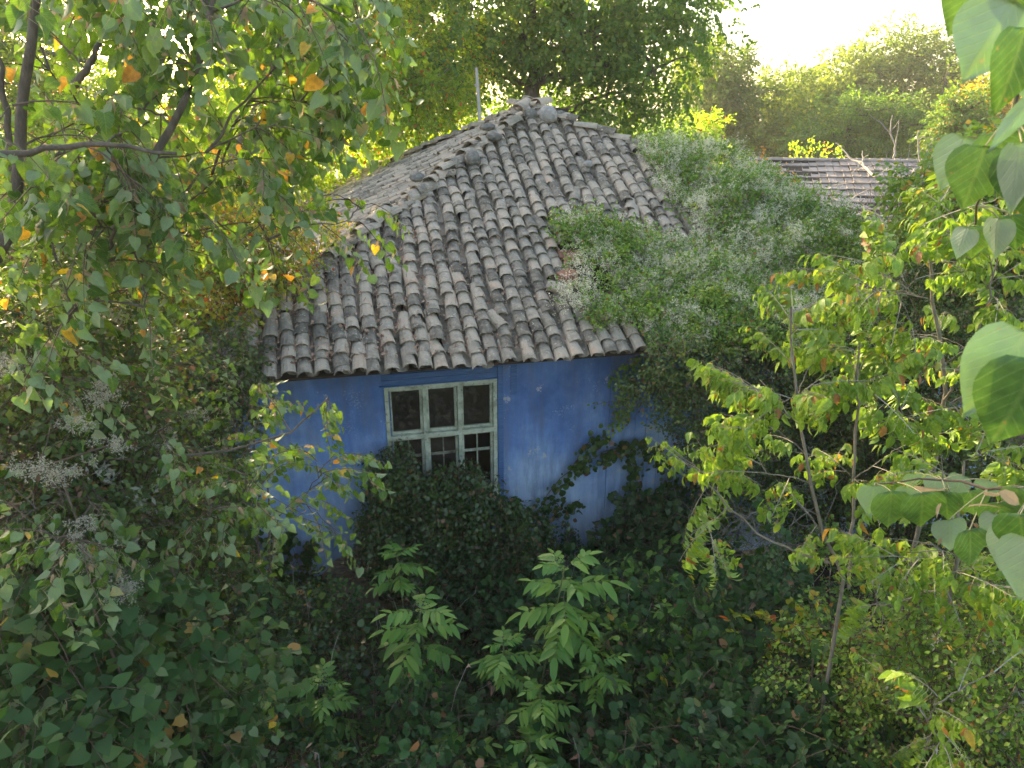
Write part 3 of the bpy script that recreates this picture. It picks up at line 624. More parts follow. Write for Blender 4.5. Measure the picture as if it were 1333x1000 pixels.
P, Yt, Zt, px, py, dep = [q[~hole] for q in (P, Yt, Zt, px, py, dep)]
vis = (px > 345) & (px < 900) & ~inpoly(px, py, CLEM_ROOF) & (py < 480) & ((px > 480) | (py > 395) | (px > 520))
order = np.argsort(np.where(vis, dep, 999)); ind = set(order[:300].tolist())
tmesh = []
for tp in TILES:
    a = Acc(); a.add(tp[0], tp[1]); tmesh.append(a.mesh('roof_tile', M['tile']))
RT = basis(Yt, Zt)
for i in order[:300]:
    o = obj('roof_tile', tmesh[RS.randint(len(tmesh))], None, roofo)
    mtx = Matrix([[RT[i][r][c] for c in range(3)]+[P[i][r]-HL[r]] for r in range(3)]+[[0, 0, 0, 1]]); o.matrix_local = mtx
rest = Acc(); ix = np.array([i for i in range(len(P)) if i not in ind]); scatter(rest, TILES, P[ix], RT[ix], np.ones(len(ix)))
pp = np.array([f[0] for f in fpan]); pxx, pyy, _ = project(pp); kp = ~inpoly(pxx, pyy, HOLE); pR = basis(np.array([f[1] for f in fpan]), np.array([f[2] for f in fpan]))
scatter(rest, PANS, pp[kp], pR[kp], np.ones(kp.sum()))
for (A, B) in ((cs[3], cs[0]), (cs[1], cs[2]), (cs[2], cs[3])):
    t, pn = face(A, B, APEX, .2, .23); Q = np.array([f[0] for f in t]); scatter(rest, TILEL, Q, basis(np.array([f[1] for f in t]), np.array([f[2] for f in t])), RS.uniform(.95, 1.08, len(Q)))
    Q = np.array([f[0] for f in pn]); scatter(rest, PANS, Q, basis(np.array([f[1] for f in pn]), np.array([f[2] for f in pn])), np.ones(len(Q)))
obj('roof_tile', rest, M['tile'], roofo, HL, kind='stuff')
# hip tiles: uneven caps, some tipped up or doubled
cap = [totri(*barrel(.24, .19, .40, .09, 6, .016, j)) for j in (.0, .006, .02, .01)]
capm = []
for tp in cap:
    a = Acc(); a.add(tp[0], tp[1]); capm.append(a.mesh('hip_tile', M['tile']))
def hips(corner, tilt=.15, jit=1.0, step=.27):
    d = APEX-corner; L = np.linalg.norm(d); d = d/L; sd = np.cross(d, [0, 0, 1.]); sd /= np.linalg.norm(sd); up = np.cross(sd, d); q = .05
    while q < L-.1:
        pos = corner+d*q+up*(.075+abs(RS.normal())*.018*jit)+sd*RS.normal()*.025*jit
        yaw = RS.normal()*.11*jit+(RS.normal()*.5*jit if RS.rand() < .12 else 0); pit = -(tilt+RS.normal()*.06*jit)
        y = d*math.cos(yaw)+sd*math.sin(yaw); y = y*math.cos(pit)+up*math.sin(pit); z = up+sd*RS.normal()*.14*jit
        R = basis(y, z)[0]; o = obj('hip_tile', capm[RS.randint(4)], None, roofo)
        o.matrix_local = Matrix([[R[r][c] for c in range(3)]+[pos[r]-HL[r]] for r in range(3)]+[[0, 0, 0, 1]]); q += step*(1+RS.normal()*.2*jit)
hips(cs[0], .22, 1.5, .23); hips(cs[1], .12, 1.0); hips(cs[2], .1, .8, .3); hips(cs[3], .1, .8, .3)
# tiles heaped at the peak
for (dx, dy, dz, yw) in ((-.12, .02, .10, 2.2), (.10, -.08, .13, .9), (.0, .1, .16, 1.7)):
    R = basis([math.cos(yw), math.sin(yw), .12], [.1, -.2, 1])[0]; pos = APEX+np.array([dx, dy, dz-.03]); o = obj('hip_tile', capm[RS.randint(4)], None, roofo)
    o.matrix_local = Matrix([[R[r][c] for c in range(3)]+[pos[r]-HL[r]] for r in range(3)]+[[0, 0, 0, 1]])
# roof surface point seen at a pixel (front slope)
fn = np.cross(cs[1]-cs[0], APEX-cs[0]); fn /= np.linalg.norm(fn)
def onroof(px, py, lift=0.0):
    d = ray(px, py); c0 = np.array([0, 0, CAMZ]); t = ((cs[0]-c0)@fn)/(d@fn); return c0+d*t+fn*lift
def lump(r, sc=(1, 1, .8), k=0, n=2):
    import bmesh
    b = bmesh.new(); bmesh.ops.create_icosphere(b, subdivisions=n, radius=1.0)
    V = np.array([v.co for v in b.verts]); F = np.array([[v.index for v in f.verts] for f in b.faces]); b.free()
    V = V*(1+.16*noise(V, 1.3, k)[:, None]+.07*noise(V, 3.1, k+2)[:, None]); return V*np.array(sc)*r, F
STN = [(712, 160, .20, (1, .8, .95), 'stonepale', 'pale rounded stone standing at the very peak of the tiled roof'),
       (690, 158, .13, (1, .7, 1), 'stone', 'round grey stone under the raised tile at the roof peak'),
       (634, 175, .13, (1.3, 1, .6), 'stone', 'dark flat stone high on the hip just below the peak'),
       (642, 188, .15, (1.3, 1, .6), 'stone', 'larger dark stone touching the flat one high on the hip'),
       (614, 218, .17, (.9, 1.2, .8), 'stone', 'oval blackish stone lying on open tiles just right of the hip'),
       (543, 240, .12, (1.3, 1, .7), 'stone', 'low dark stone on the hip halfway down the roof'),
       (764, 222, .10, (1, 1, .8), 'stonepale', 'small pale chunk lodged between tile columns in the upper middle of the roof'),
       (728, 158, .12, (1.1, .8, .7), 'stone', 'squat dark stone beside the pale one at the roof peak')]
for i, (x, y, r, sc, mt, lb) in enumerate(STN):
    P0 = onroof(x, y, .09+r*.3); a = Acc(); V, F = lump(r*.8, sc, i); a.add(V+P0, F); o = obj('loose_stone', a, M[mt], None, P0-fn*r*.5, smooth=False); tag(o, lb, 'stone', 'stones weighing down the roof tiles')
BRK = [(746, 346, (.30, .16, .09), .1, 'red brick lying across the top edge of the hole in the roof'),
       (736, 368, (.22, .2, .1), .5, 'broken brick at the lower left of the roof hole'),
       (722, 383, (.25, .13, .09), -.5, 'pale pinkish brick on the tiles below the roof hole'),
       (785, 352, (.09, .24, .10), .25, 'light clay brick standing up in the flowering creeper'),
       (783, 420, (.22, .12, .10), -.1, 'orange brown brick on the eave tiles beneath the creeper')]
for i, (x, y, sz, rz, lb) in enumerate(BRK):
    P0 = onroof(x, y, .12); a = Acc(); u_ = (APEX-cs[0]); R0 = np.stack([ES, np.cross(fn, ES), fn], axis=1); Rz = np.array(Matrix.Rotation(rz, 3, 'Z'))@np.array(Matrix.Rotation(.3*(-1)**i, 3, 'X'))
    import bmesh
    b = bmesh.new(); bmesh.ops.create_cube(b, size=1.0); bmesh.ops.scale(b, vec=Vector(sz), verts=b.verts); bmesh.ops.bevel(b, geom=b.edges, offset=.012, segments=2, affect='EDGES')
    bmesh.ops.triangulate(b, faces=b.faces); V = np.array([v.co for v in b.verts]); F = np.array([[v.index for v in f.verts] for f in b.faces]); b.free(); V = V+.006*RS.normal(size=V.shape)
    a.add(V@(R0@Rz).T+P0, F); o = obj('loose_brick', a, M['brick'] if i < 2 else M['adobe'], None, P0-fn*.06); tag(o, lb, 'brick', 'bricks fallen on the roof')
# a slipped wood board over the hole
a = Acc(); P0 = onroof(742, 334, .04); a.box(P0, (.34, .16, .03), 0, np.stack([ES, np.cross(fn, ES), fn], axis=1)); o = obj('roof_board', a, M['brick'], roofo, HL)
# dry litter in the channels between tile columns
lit = Acc(); e = ES; u = (APEX-(cs[0]+e*((APEX-cs[0])@e))); u /= np.linalg.norm(u); n_ = 15000
cI = RS.randint(0, 46, n_); dd = RS.uniform(0, 1, n_)**1.25*5.2; cc = (cI+1.0)*.2+RS.normal(size=n_)*.035
P = cs[0]+e*cc[:, None]+u*dd[:, None]; lx, ly, _ = project(P)
den = np.clip(.30+.55*noise(P, 1.1, 5)+np.clip((560-lx)/260, -.35, .8)+np.clip((ly-330)/300, -.2, .3), 0.02, 1)
k = (RS.rand(n_) < den) & (dd < 5.6*np.minimum(cc/5.22, (12.4-cc)/7.18)-.1); P = P[k]+fn*(RS.uniform(.045, .085, k.sum())+sagz(P[k]))[:, None]
V = np.array([[-.03, 0, 0], [.03, 0, .0], [.035, 1, 0], [-.02, 1, .03]]); tp = (V, np.array([[0, 1, 2], [0, 2, 3]]), np.zeros(2, int), np.zeros((4, 2)))
V2 = np.array([[-.2, 0, 0], [.2, .1, .1], [.15, .6, 0], [-.2, .5, .15]]); tp2 = (V2, np.array([[0, 1, 2], [0, 2, 3]]), np.zeros(2, int), np.zeros((4, 2)))
scatter(lit, [tp, tp, tp2], P, basis(rnd(len(P))*[1, 1, 1]+u*.3, fn+rnd(len(P), .4)), RS.uniform(.04, .10, len(P)))
obj('dry_leaf_litter', lit, M['litter'], None, H(0, 2, 4), kind='stuff', label='dry brown leaf litter caught in the channels between the roof tiles', cat='litter')

# ------------------------------------------------------------------ barn with a long tiled roof behind on the right
bA = at(985, 208, 25.0); bB = at(1188, 206, 24.0); ridge_z = bA[2]
BX = (bB-bA); BX[2] = 0; bl = np.linalg.norm(BX)+2.5; BX /= np.linalg.norm(BX); BY = np.array([-BX[1], BX[0], 0])
barn = thing('barn', bA+BX*2.5-BY*2-np.array([0, 0, bA[2]]), 'low old barn behind the house, only its long grey tiled roof showing', 'barn'); BL = np.array(barn.location)
slope = math.radians(24); dwn = -BY*math.cos(slope)-np.array([0, 0, 1])*math.sin(slope); bn = np.cross(BX, -dwn); Lb = 4.6
a = Acc(); r0 = bA-BX*.3; r1 = bA+BX*bl; w_ = .25
def slab(a, c4, th): a.add(list(c4)+[q-np.array([0, 0, th]) for q in c4], [[0, 1, 2, 3], [4, 7, 6, 5], [0, 4, 5, 1], [1, 5, 6, 2], [2, 6, 7, 3], [3, 7, 4, 0]])
back = BY*math.cos(slope)-np.array([0, 0, 1])*math.sin(slope)
slab(a, [r0+dwn*Lb, r1+dwn*Lb, r1, r0], .12); slab(a, [r0, r1, r1+back*Lb, r0+back*Lb], .12)
broof = obj('roof', a, M['deck'], barn, BL)
a = Acc(); RB = np.stack([BX, BY, [0, 0, 1]], axis=1)
zw = (r0+dwn*Lb)[2]; c0 = (r0+r1)/2; hgt = zw-.1; a.box([c0[0], c0[1], hgt/2], (bl-.1, 2*Lb*math.cos(slope)-.8, hgt), 0, RB); obj('wall', a, M['adobe'], barn, BL)
V = np.array([[-.5, 0, .03], [.5, 0, .03], [.5, 1, 0], [-.5, 1, 0], [-.5, 0, 0], [.5, 0, 0], [-.2, 0, .045], [-.2, 1, .015], [.5, 0, .03]])*np.array([.235, .44, 1])
tb = Acc(); tb.add(V[:6], [[0, 1, 2, 3], [4, 5, 1, 0], [0, 3, 4, 4], [1, 5, 2, 2]]); tb.tube([V[0]+[.02, 0, .0], V[3]+[.02, 0, .0]], .014, 5); tbm = tb.mesh('roof_tile', M['fartile'])
cnt = 0; nr = 12; nc = int((bl+.3)/.24); tiles_rest = Acc(); tbt = tb.arrays()
for r_ in range(nr):
    for c_ in range(nc):
        if RS.rand() < .02: continue
        q = r0+BX*(.12+c_*.24)+dwn*(Lb-.05-r_*.375)+bn*(.02+.035*math.sin(c_*.3)*math.sin(r_*.5))+rnd(1, .006)[0]
        R = basis(-dwn-bn*.05+BX*RS.normal()*.02, bn)[0]
        if cnt < 300 and c_ < 25:
            o = obj('roof_tile', tbm, None, broof); o.matrix_local = Matrix([[R[i][j] for j in range(3)]+[q[i]-BL[i]] for i in range(3)]+[[0, 0, 0, 1]]); cnt += 1
        else: scatter(tiles_rest, [tbt], q[None], R[None], np.ones(1))
for r_ in range(nr):
    for c_ in range(nc):
        q = r0+BX*(.12+c_*.24)+back*(Lb-.05-r_*.375)+np.array([0, 0, .02]); R = basis(-back, [0, 0, 1])[0]; scatter(tiles_rest, [tbt], q[None], R[None], np.ones(1))
obj('roof_tile', tiles_rest, M['fartile'], broof, BL, kind='stuff')
for i in range(int(bl/.38)):
    a = Acc(); V, F = barrel(.24, .2, .42, .09, 5, .015); V = V@np.stack([np.array([BY[0], BY[1], 0]), BX, [0, 0, 1]], axis=1).T; a.add(V+r0+BX*i*.38+np.array([0, 0, .0]), F); obj('ridge_tile', a, M['fartile'], broof, BL)
# grey post behind the roof
p0 = at(624, 145, 15.5); p1 = at(620, 88, 15.5); a = Acc(); a.tube([[p0[0], p0[1], 0], p0, p1], [.045, .035, .03], 8); a.tube([p1-[0, 0, .35], p1-[.0, 0, .30]], [.045, .045], 8)
o = obj('post', a, M['concrete'], None, [p0[0], p0[1], 0]); tag(o, 'thin grey post rising behind the roof left of the peak', 'post')
# ================================================================== vegetation
SPM = lambda leaf, twig='twig', pet='petiole', ex='bract': [M[leaf], M[twig], M[pet], M[ex]]
def orient(out, droop=.3, jit=.5, up=1.0):
    n = len(out); y = out+rnd(n, jit); y[:, 2] -= droop
    z = np.tile([0, 0, up], (n, 1))+out*.6+rnd(n, .35); return basis(y, z)
def blobs_pts(bl, n, inner=.55, lump=.22, k=0):
    """bl: (centre xyz, radii xyz); points in the outer layer of the blobs"""
    c = np.array([b[0] for b in bl]); r = np.array([b[1] for b in bl]); wgt = (r[:, 0]*r[:, 2]); wgt = wgt/wgt.sum(); ix = RS.choice(len(bl), n, p=wgt)
    d = rnd(n); d /= np.linalg.norm(d, axis=1)[:, None]; rr = RS.uniform(inner**2, 1, n)**.5
    P = c[ix]+d*r[ix]*rr[:, None]; P = P+d*r[ix]*(lump*noise(P, 1.7/np.mean(r), k))[:, None]
    o = d/r[ix]; o /= np.linalg.norm(o, axis=1)[:, None]; return P, o
def pb(px, py, Y, rx, ry=None, rz=None): return (at(px, py, Y), np.array([rx, ry or rx, rz or rx]))
def bez(a, b, lift, n=6, sag=0):
    a = np.array(a, float); b = np.array(b, float); t = np.linspace(0, 1, n)[:, None]; m = (a+b)/2+np.array([0, 0, lift])
    return a*(1-t)**2+2*m*t*(1-t)+b*t*t
def limbs(acc, start_pts, targets, r0, lift=.2, seg=5, m=0, n=6):
    for tg in targets:
        d = np.linalg.norm(start_pts-tg, axis=1)+np.maximum(0, start_pts[:, 2]-tg[2]+.2)*1.5; s = start_pts[np.argmin(d)]; L = np.linalg.norm(tg-s)
        pts = bez(s, tg, lift*L, n); pts[1:-1] += rnd(n-2, .03*L)
        acc.tube(pts, np.linspace(r0, r0*.3, n), seg, m)
def smooth_line(pts, n=20):
    pts = np.array(pts, float); t = np.linspace(0, 1, len(pts)); tt = np.linspace(0, 1, n); return np.stack([np.interp(tt, t, pts[:, i]) for i in range(3)], 1)
def big_tree(name, label, cat, base, trunk, r0, bl, tpl, leafm, n, group=None, sz=1.0, inner=.5, droop=.3, bark='bark', lump=.22, sub=5, seed=0):
    t = thing(name, base, label, cat, group); org = np.array(base, float)
    tp = smooth_line([base]+list(trunk), 12); tp[1:-1] += rnd(10, r0*.35); a = Acc(); a.tube(tp, np.linspace(r0, r0*.35, 12), 9, 0, .06); obj('trunk', a, M[bark], t, org, smooth=True)
    a = Acc(); cen = np.array([b[0] for b in bl]); limbs(a, tp[4:], cen, r0*.38, .08)
    for b in bl:
        dd = rnd(sub); dd /= np.linalg.norm(dd, axis=1)[:, None]; limbs(a, np.array([b[0]]), b[0]+dd*b[1]*.8, r0*.14, .1, 4, 0, 4)
    obj('branches', a, M[bark], t, org, smooth=True, kind='stuff')
    P, o = blobs_pts(bl, n, inner, lump, seed); P = P[P[:, 2] > .4] if False else P
    a = Acc(); scatter(a, tpl, P, orient(o, droop), RS.uniform(.75, 1.25, len(P))*sz); obj('crown', a, [M[leafm], M['twig'], M['petiole'], M['bract']], t, org, smooth=True); return t

# ---- the tall tree behind the roof
tb = at(694, 150, 18.5); 
big_tree('broad_leaved_tree', 'tall dark green tree directly behind the roof peak with a thick brown trunk', 'tree', [tb[0], tb[1], 0], [[tb[0], tb[1], 4], at(694, 120, 18.5), at(688, 60, 18.5), at(700, -40, 18.4)], .30,
  [pb(700, -70, 18.3, 3.4, 2.8, 2.4), pb(600, 30, 18.5, 1.9, 1.9, 1.7), pb(810, 15, 18.3, 2.2, 2, 1.6), pb(880, 25, 18.5, .95, 1, 1.0), pb(850, 90, 18, 1.1, 1.2, .85), pb(790, 125, 18.6, 1.15, 1, .95), pb(845, 150, 19, .85, 1, .6),
   pb(640, 100, 19, 1.1, 1, .9), pb(745, 80, 19.4, .9, .8, .8), pb(720, 150, 20, .9, .8, .5), pb(770, 50, 17.6, 1.2, 1, .9), pb(680, 40, 17.9, .9, .8, .8), pb(760, 165, 20, 1.6, .8, .5), pb(650, 165, 20.5, 1.5, .8, .5)],
  [sub(t, .85) for t in FAR], 'walnut', 3300, inner=.3, lump=.3)
# ---- yellow-green trees standing left of the house and beyond, lit from behind
big_tree('yellowing_tree', 'yellow green sunlit tree behind the left slope of the roof', 'tree', [-7.6, 17.5, 0], [[-7.4, 17.4, 4], [-5.2, 17, 7.6]], .15,
  [pb(500, 70, 16.8, 1.40, 1.20, 1.40), pb(440, 20, 16.8, 1.54, 1.20, 1.40), pb(540, 140, 16.8, 1.19, 0.98, 0.84), pb(460, 150, 16.8, 1.19, 0.98, 0.91), pb(390, 110, 16.8, 1.19, 0.98, 1.19), pb(575, 170, 17.5, 0.84, 0.90, 0.56), pb(510, -20, 17.5, 0.98, 0.90, 0.56), pb(420, 220, 18.2, 1.12, 0.75, 0.70), pb(500, 200, 18.9, 1.12, 0.75, 0.63), pb(580, 60, 17.5, 1.12, 0.75, 1.05), pb(560, 110, 16.4, 0.70, 0.75, 0.63), pb(330, 60, 17.5, 1.2, 1.0, 1.1), pb(300, 150, 18, 1.0, 1, .9), pb(380, 30, 16.8, 1.26, 0.75, 1.05)],
  GOLD, 'golden', 3800, sz=1.0, inner=.3, lump=.35, bark='barkpale', seed=1)
big_tree('yellowing_tree', 'gold leaved tree beyond the left edge of the roof, glowing between the linden branches', 'tree', [-11, 21, 0], [[-11, 21, 3], [-10.8, 21, 7]], .2,
  [pb(190, 180, 20.8, 2.6, 1.6, 2.2), pb(90, 240, 20.8, 2.6, 1.6, 2.1), pb(290, 210, 21.1, 2.1, 1.4, 1.8), pb(210, 300, 20.2, 2.1, 1.3, 1.6), pb(60, 120, 21.6, 1.6, 1.3, 1.4), pb(350, 290, 22.4, 1.3, 1.0, 1.1), pb(20, 330, 19.2, 2.1, 1.3, 1.9), pb(120, 380, 18.6, 2.1, 1.3, 1.6)],
  GOLD, 'golden', 4400, inner=.3, sz=1.25, lump=.4, bark='barkpale', seed=2)
big_tree('tall_tree', 'tall green tree at the back left whose branches fill the top left sky', 'tree', [-11, 22, 0], [[-11, 22, 5], [-10.6, 22, 11]], .3,
  [pb(60, -10, 22, 2.4, 2, 2.2), pb(20, 130, 22, 1.6, 2, 2.0), pb(150, -170, 22, 3.2, 2, 1.6), pb(-60, 60, 22, 2.5, 2, 2.6), (np.array([-15, 25, 16.2]), np.array([3.6, 2.5, 2.6])), (np.array([-20, 25, 12.]), np.array([4, 2.5, 4.]))],  # last two crown masses are out of view, added to shade the near trees
  [sub(t, .9) for t in FAR], 'fartree', 3600, inner=.35, lump=.4, seed=3)

# ---- far trees on the right
def far_tree(label, px, py0, py1, Y, wpx, mt, n, seed, name='far_tree', cat='tree', group='trees beyond the barn', sc=1.0, lump=.35):
    top = at(px, py0, Y); bot = at(px, py1, Y); hh = (top[2]-max(bot[2], 0)); wd = wpx*Y/FPX; bl = []
    c = (top+bot)/2
    for i in range(14):
        f = RS.uniform(-.55, .55); hgt = RS.uniform(-.42, .40); k_ = (1-abs(hgt)*.9)
        bl.append((c+np.array([f*wd*.75*k_, RS.uniform(-.2, .2)*wd, hgt*hh]), np.array([.18, .18, .15*hh/wd if wd else .2])*wd*RS.uniform(.75, 1.25)))
    bl.append((c, np.array([.27*wd, .25*wd, .28*hh]))); bl.append((c-[0, 0, hh*.3], np.array([.42*wd, .3*wd, .26*hh])))
    return big_tree(name, label, cat, [top[0], top[1], 0], [[top[0], top[1], top[2]*.5], [top[0]+.1, top[1], top[2]*.9]], .18, bl, FAR, mt, n, group, sz=sc, inner=.3, lump=lump, seed=seed)
far_tree('rounded yellow green tree at the left of those behind the barn', 965, 62, 235, 36, 190, 'fartree', 3600, 0)
far_tree('tallest of the hazy trees behind the barn, darker on its right side', 1150, 34, 220, 42, 190, 'fartree', 3800, 1, sc=1.1)
far_tree('lower tree filling the gap between the rounded tree and the tallest one', 1060, 75, 235, 39, 130, 'fartree', 2400, 2)
far_tree('dull green bushy tree just above the barn ridge', 1110, 130, 230, 33, 190, 'walnut', 2200, 3, sc=.8)
far_tree('thin see-through tree beside the tallest one, next to the big foreground leaves', 1240, 55, 210, 38, 80, 'fartree', 800, 4, lump=.5)
far_tree('bright orange yellow tree behind the foreground leaves', 1300, 85, 200, 30, 110, 'faryellow', 1100, 5)
far_tree('fresh green small tree to the right of the barn roof', 1255, 120, 230, 26, 90, 'lime', 900, 6, sc=.8)
far_tree('low sunlit yellow bush between the big dark tree and the rounded far tree', 905, 150, 225, 26, 110, 'golden', 800, 7, name='far_bush', cat='bush', sc=.6)
far_tree('dark low bush in the gap at the right of the big tree', 850, 160, 215, 24, 90, 'walnut', 500, 8, name='far_bush', cat='bush', sc=.7)
for i, (x, y0) in enumerate(((1035, 186), (1057, 180), (1074, 186), (1092, 192), (1045, 195))):   # upright yellow shoots over the barn ridge
    a = Acc(); b0 = at(x, 216, 27.5); tp_ = at(x, y0, 27.5); t = thing('upright_shoot', [b0[0], b0[1], 0], ['leftmost thick', 'tallest', 'slim middle', 'rightmost short', 'shortest, half hidden'][i]+' yellow green shoot poking up behind the barn ridge', 'shoot', 'yellow shoots above the barn ridge')
    og = np.array([b0[0], b0[1], 0]); a.tube([og, b0, tp_], [.03, .02, .008], 4); obj('stem', a, M['twig'], t, og)
    n_ = 60; P = b0+(tp_-b0)*RS.uniform(-.1, 1, n_)[:, None]+rnd(n_)*[.10, .10, .02]; a = Acc(); scatter(a, [quadl(.32)], P, basis(rnd(n_, .5)+[0, 0, .6], rnd(n_)), RS.uniform(.10, .15, n_)); obj('leaves', a, M['golden'], t, og)
# dead pale branches over the barn roof
def bare(name, label, cat, pts_px, r, mt='twigpale', forks=4, flen=.5, group=None, base=None):
    P = smooth_line([at(*q) for q in pts_px], 9); P[1:-1] += rnd(7, .012*np.linalg.norm(P[-1]-P[0])); base = P[0] if base is None else base; t = thing(name, base, label, cat, group); a = Acc(); a.tube(P, np.linspace(r, r*.35, 9), 6); obj('branch', a, M[mt], t, base, smooth=True)
    for i in range(forks):
        s = P[RS.randint(2, 8)]; e = s+(P[-1]-P[0])/np.linalg.norm(P[-1]-P[0])*flen*.6+rnd(1, flen*.4)[0]; a = Acc(); q = bez(s, e, .05, 5); q[1:-1] += rnd(3, .02); a.tube(q, np.linspace(r*.5, r*.15, 5), 4); obj('twig', a, M[mt], t, base, smooth=True)
    return t
bare('dead_branch', 'bare white branch curving up above the barn ridge', 'branch', [(1163, 206, 23.5), (1166, 190, 23.5), (1158, 172, 23.5), (1162, 150, 23.5)], .035, forks=3, flen=.5)
bare('dead_branch', 'bare pale branch rising at the right end of the barn ridge', 'branch', [(1200, 225, 23), (1199, 205, 23), (1193, 190, 23), (1196, 170, 23)], .04, forks=3, flen=.5)
bare('dead_branch', 'bleached branch lying slantwise on the barn roof', 'branch', [(1140, 230, 22.5), (1120, 212, 23.6), (1100, 203, 24.2)], .05, forks=6, flen=.8)
for k, (x, y, lb) in enumerate(((1150, 262, 'tangle of bare grey twigs hanging down the middle of the barn roof'), (1185, 275, 'dark brush heap of dry twigs at the lower right of the barn roof'))):
    c = at(x, y, 20); t = thing('brush_heap', [c[0], c[1], 0], lb, 'brush'); a = Acc()
    for i in range(110):
        s = c+rnd(1)[0]*[.65, .3, .45]; e = s+rnd(1, .35)[0]+[0, 0, .15]; a.tube(bez(s, e, .08, 4), [.012, .009, .006, .003], 3)
    og = np.array([c[0], c[1], 0]); a.tube([og, c], [.04, .02], 5); obj('twigs', a, M['twigpale' if k == 0 else 'twig'], t, og, kind='stuff')
# orange-leaved sucker on the ridge of clematis
t = thing('orange_leaved_shrub', [*at(1010, 250, 13.5)[:2], 0], 'small shrub with orange leaves sticking out of the creeper in front of the barn', 'shrub'); og = np.array(t.location); a = Acc(); b = Acc()
for (x, y) in ((978, 212), (992, 196), (1000, 225), (1020, 222), (1038, 232), (1012, 240), (985, 235), (968, 215)):
    tg = at(x, y, 13.5); s = at(1000, 262, 13.5); a.tube(bez(s, tg, .05, 5), [.012, .009, .007, .005, .003], 4); P = s+(tg-s)*RS.uniform(.35, 1.05, 32)[:, None]+rnd(32, .05); scatter(b, [quadl(.34)], P, basis(rnd(32)+[0, 0, -.2], rnd(32)), RS.uniform(.06, .10, 32))
a.tube([og, at(1000, 262, 13.5)], [.02, .012], 5)
obj('stems', a, M['twig'], t, og, kind='stuff'); m_or = leaf_mat('orange_leaf', [(0, (.30, .20, .03)), (.5, (.50, .28, .04)), (1, (.60, .26, .06))], .5, (1.5, 1.2, .6), .5); obj('leaves', b, m_or, t, og)

PUFFS = [puff_tpl(8) for _ in range(5)]
# ---- clematis over the right half of the roof
def roof_pts(poly, n):
    xs = [q[0] for q in poly]; ys = [q[1] for q in poly]; X = RS.uniform(min(xs), max(xs), n*3); Y = RS.uniform(min(ys), max(ys), n*3); k = inpoly(X, Y, poly); X, Y = X[k][:n], Y[k][:n]
    return X, Y
def onroof_v(X, Y):
    D = np.stack([(X-666.5)/FPX, cp+(500-Y)/FPX*sp, -sp+(500-Y)/FPX*cp], 1); c0 = np.array([0, 0, CAMZ]); t = ((cs[0]-c0)@fn)/(D@fn); return c0+D*t[:, None]
cl = thing('clematis_vine', H(6.5, 0, 0), 'wild clematis in white fluffy flower smothering the right half of the tiled roof', 'vine'); CO = np.array(cl.location)
def edgek(X, Y): return np.clip((X-700)/330, .10, 1.0)*np.clip(1-(X-960)/400*(Y < 330), .45, 1)
X, Y = roof_pts(CLEM_ROOF, 6200); P = onroof_v(X, Y); th = edgek(X, Y)*.46*np.clip(.75+1.0*noise(P, 1.3, 2)+.5*noise(P, 3.4, 4), .12, 2.2)
keep = RS.rand(len(P)) < np.clip(.05+(X-715)/170+1.1*noise(P, 2.3, 7)+.5*noise(P, 6, 3), .05, 1); P = P+fn*(.09+th*RS.uniform(.35, 1, len(P))**.6)[:, None]; P = P[keep]; th_ = th[keep]
a = Acc(); scatter(a, TINY, P, orient(np.tile(fn, (len(P), 1)), .2, .7), RS.uniform(.8, 1.2, len(P))); obj('foliage', a, SPM('clem'), cl, CO, smooth=True, kind='stuff')
X, Y = roof_pts(CLEM_ROOF, 3800); P = onroof_v(X, Y); th = edgek(X, Y)*.46*np.clip(.75+1.0*noise(P, 1.3, 2)+.5*noise(P, 3.4, 4), .12, 2.2)
kk = np.clip(.55+1.0*noise(P, 1.9, 9)+.9*noise(P, 5, 4)+(310-Y)/400, .03, 1)*np.clip(.3+(X-715)/90, .2, 1); keep = RS.rand(len(P)) < kk; P = (P+fn*(.12+th*1.02+RS.uniform(.0, .07, len(P)))[:, None])[keep]
P = np.repeat(P, 9, axis=0); P = P+rnd(len(P))*RS.uniform(.03, .10, (len(P), 1)); P += fn*RS.uniform(-.02, .04, len(P))[:, None]
a = Acc(); scatter(a, [sub(p_, .5) for p_ in PUFFS], P, basis(rnd(len(P)), rnd(len(P))), RS.uniform(.7, 1.5, len(P))); obj('flowers', a, M['puff'], cl, CO, kind='stuff')
# curtain hanging from the eave
CUR = [(842, 448), (960, 400), (1150, 330), (1215, 420), (1190, 600), (1080, 690), (985, 680), (925, 640), (885, 590), (870, 560), (850, 520), (838, 500), (815, 545), (795, 535), (800, 495), (838, 478)]
X, Y = roof_pts(CUR, 4600); pl = RS.uniform(-.75, .1, len(X)); D = np.stack([(X-666.5)/FPX, cp+(500-Y)/FPX*sp, -sp+(500-Y)/FPX*cp], 1); c0 = np.array([0, 0, CAMZ])
t_ = ((HO-c0)@EP+pl)/(D@EP); P = c0+D*t_[:, None]; k = (P[:, 2] < ZE+.35) & (RS.rand(len(P)) < np.clip(.55+.8*noise(P, 2, 3)+(900-X)/-300, .2, 1)); P = P[k]
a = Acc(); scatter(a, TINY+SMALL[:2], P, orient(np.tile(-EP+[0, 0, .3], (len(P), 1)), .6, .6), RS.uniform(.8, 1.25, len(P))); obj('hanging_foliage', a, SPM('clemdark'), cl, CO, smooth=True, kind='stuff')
k = RS.rand(len(P)) < np.clip(.02+.35*noise(P, 2.2, 8)+(np.clip(3.6-P[:, 2], 0, 2)*-.1)+.12, 0, .5); Q = P[k]-EP*.05
a = Acc(); scatter(a, PUFF, Q, basis(rnd(len(Q)), rnd(len(Q))), RS.uniform(.7, 1.4, len(Q))); obj('old_flowers', a, M['puffgrey'], cl, CO, kind='stuff')
a = Acc()
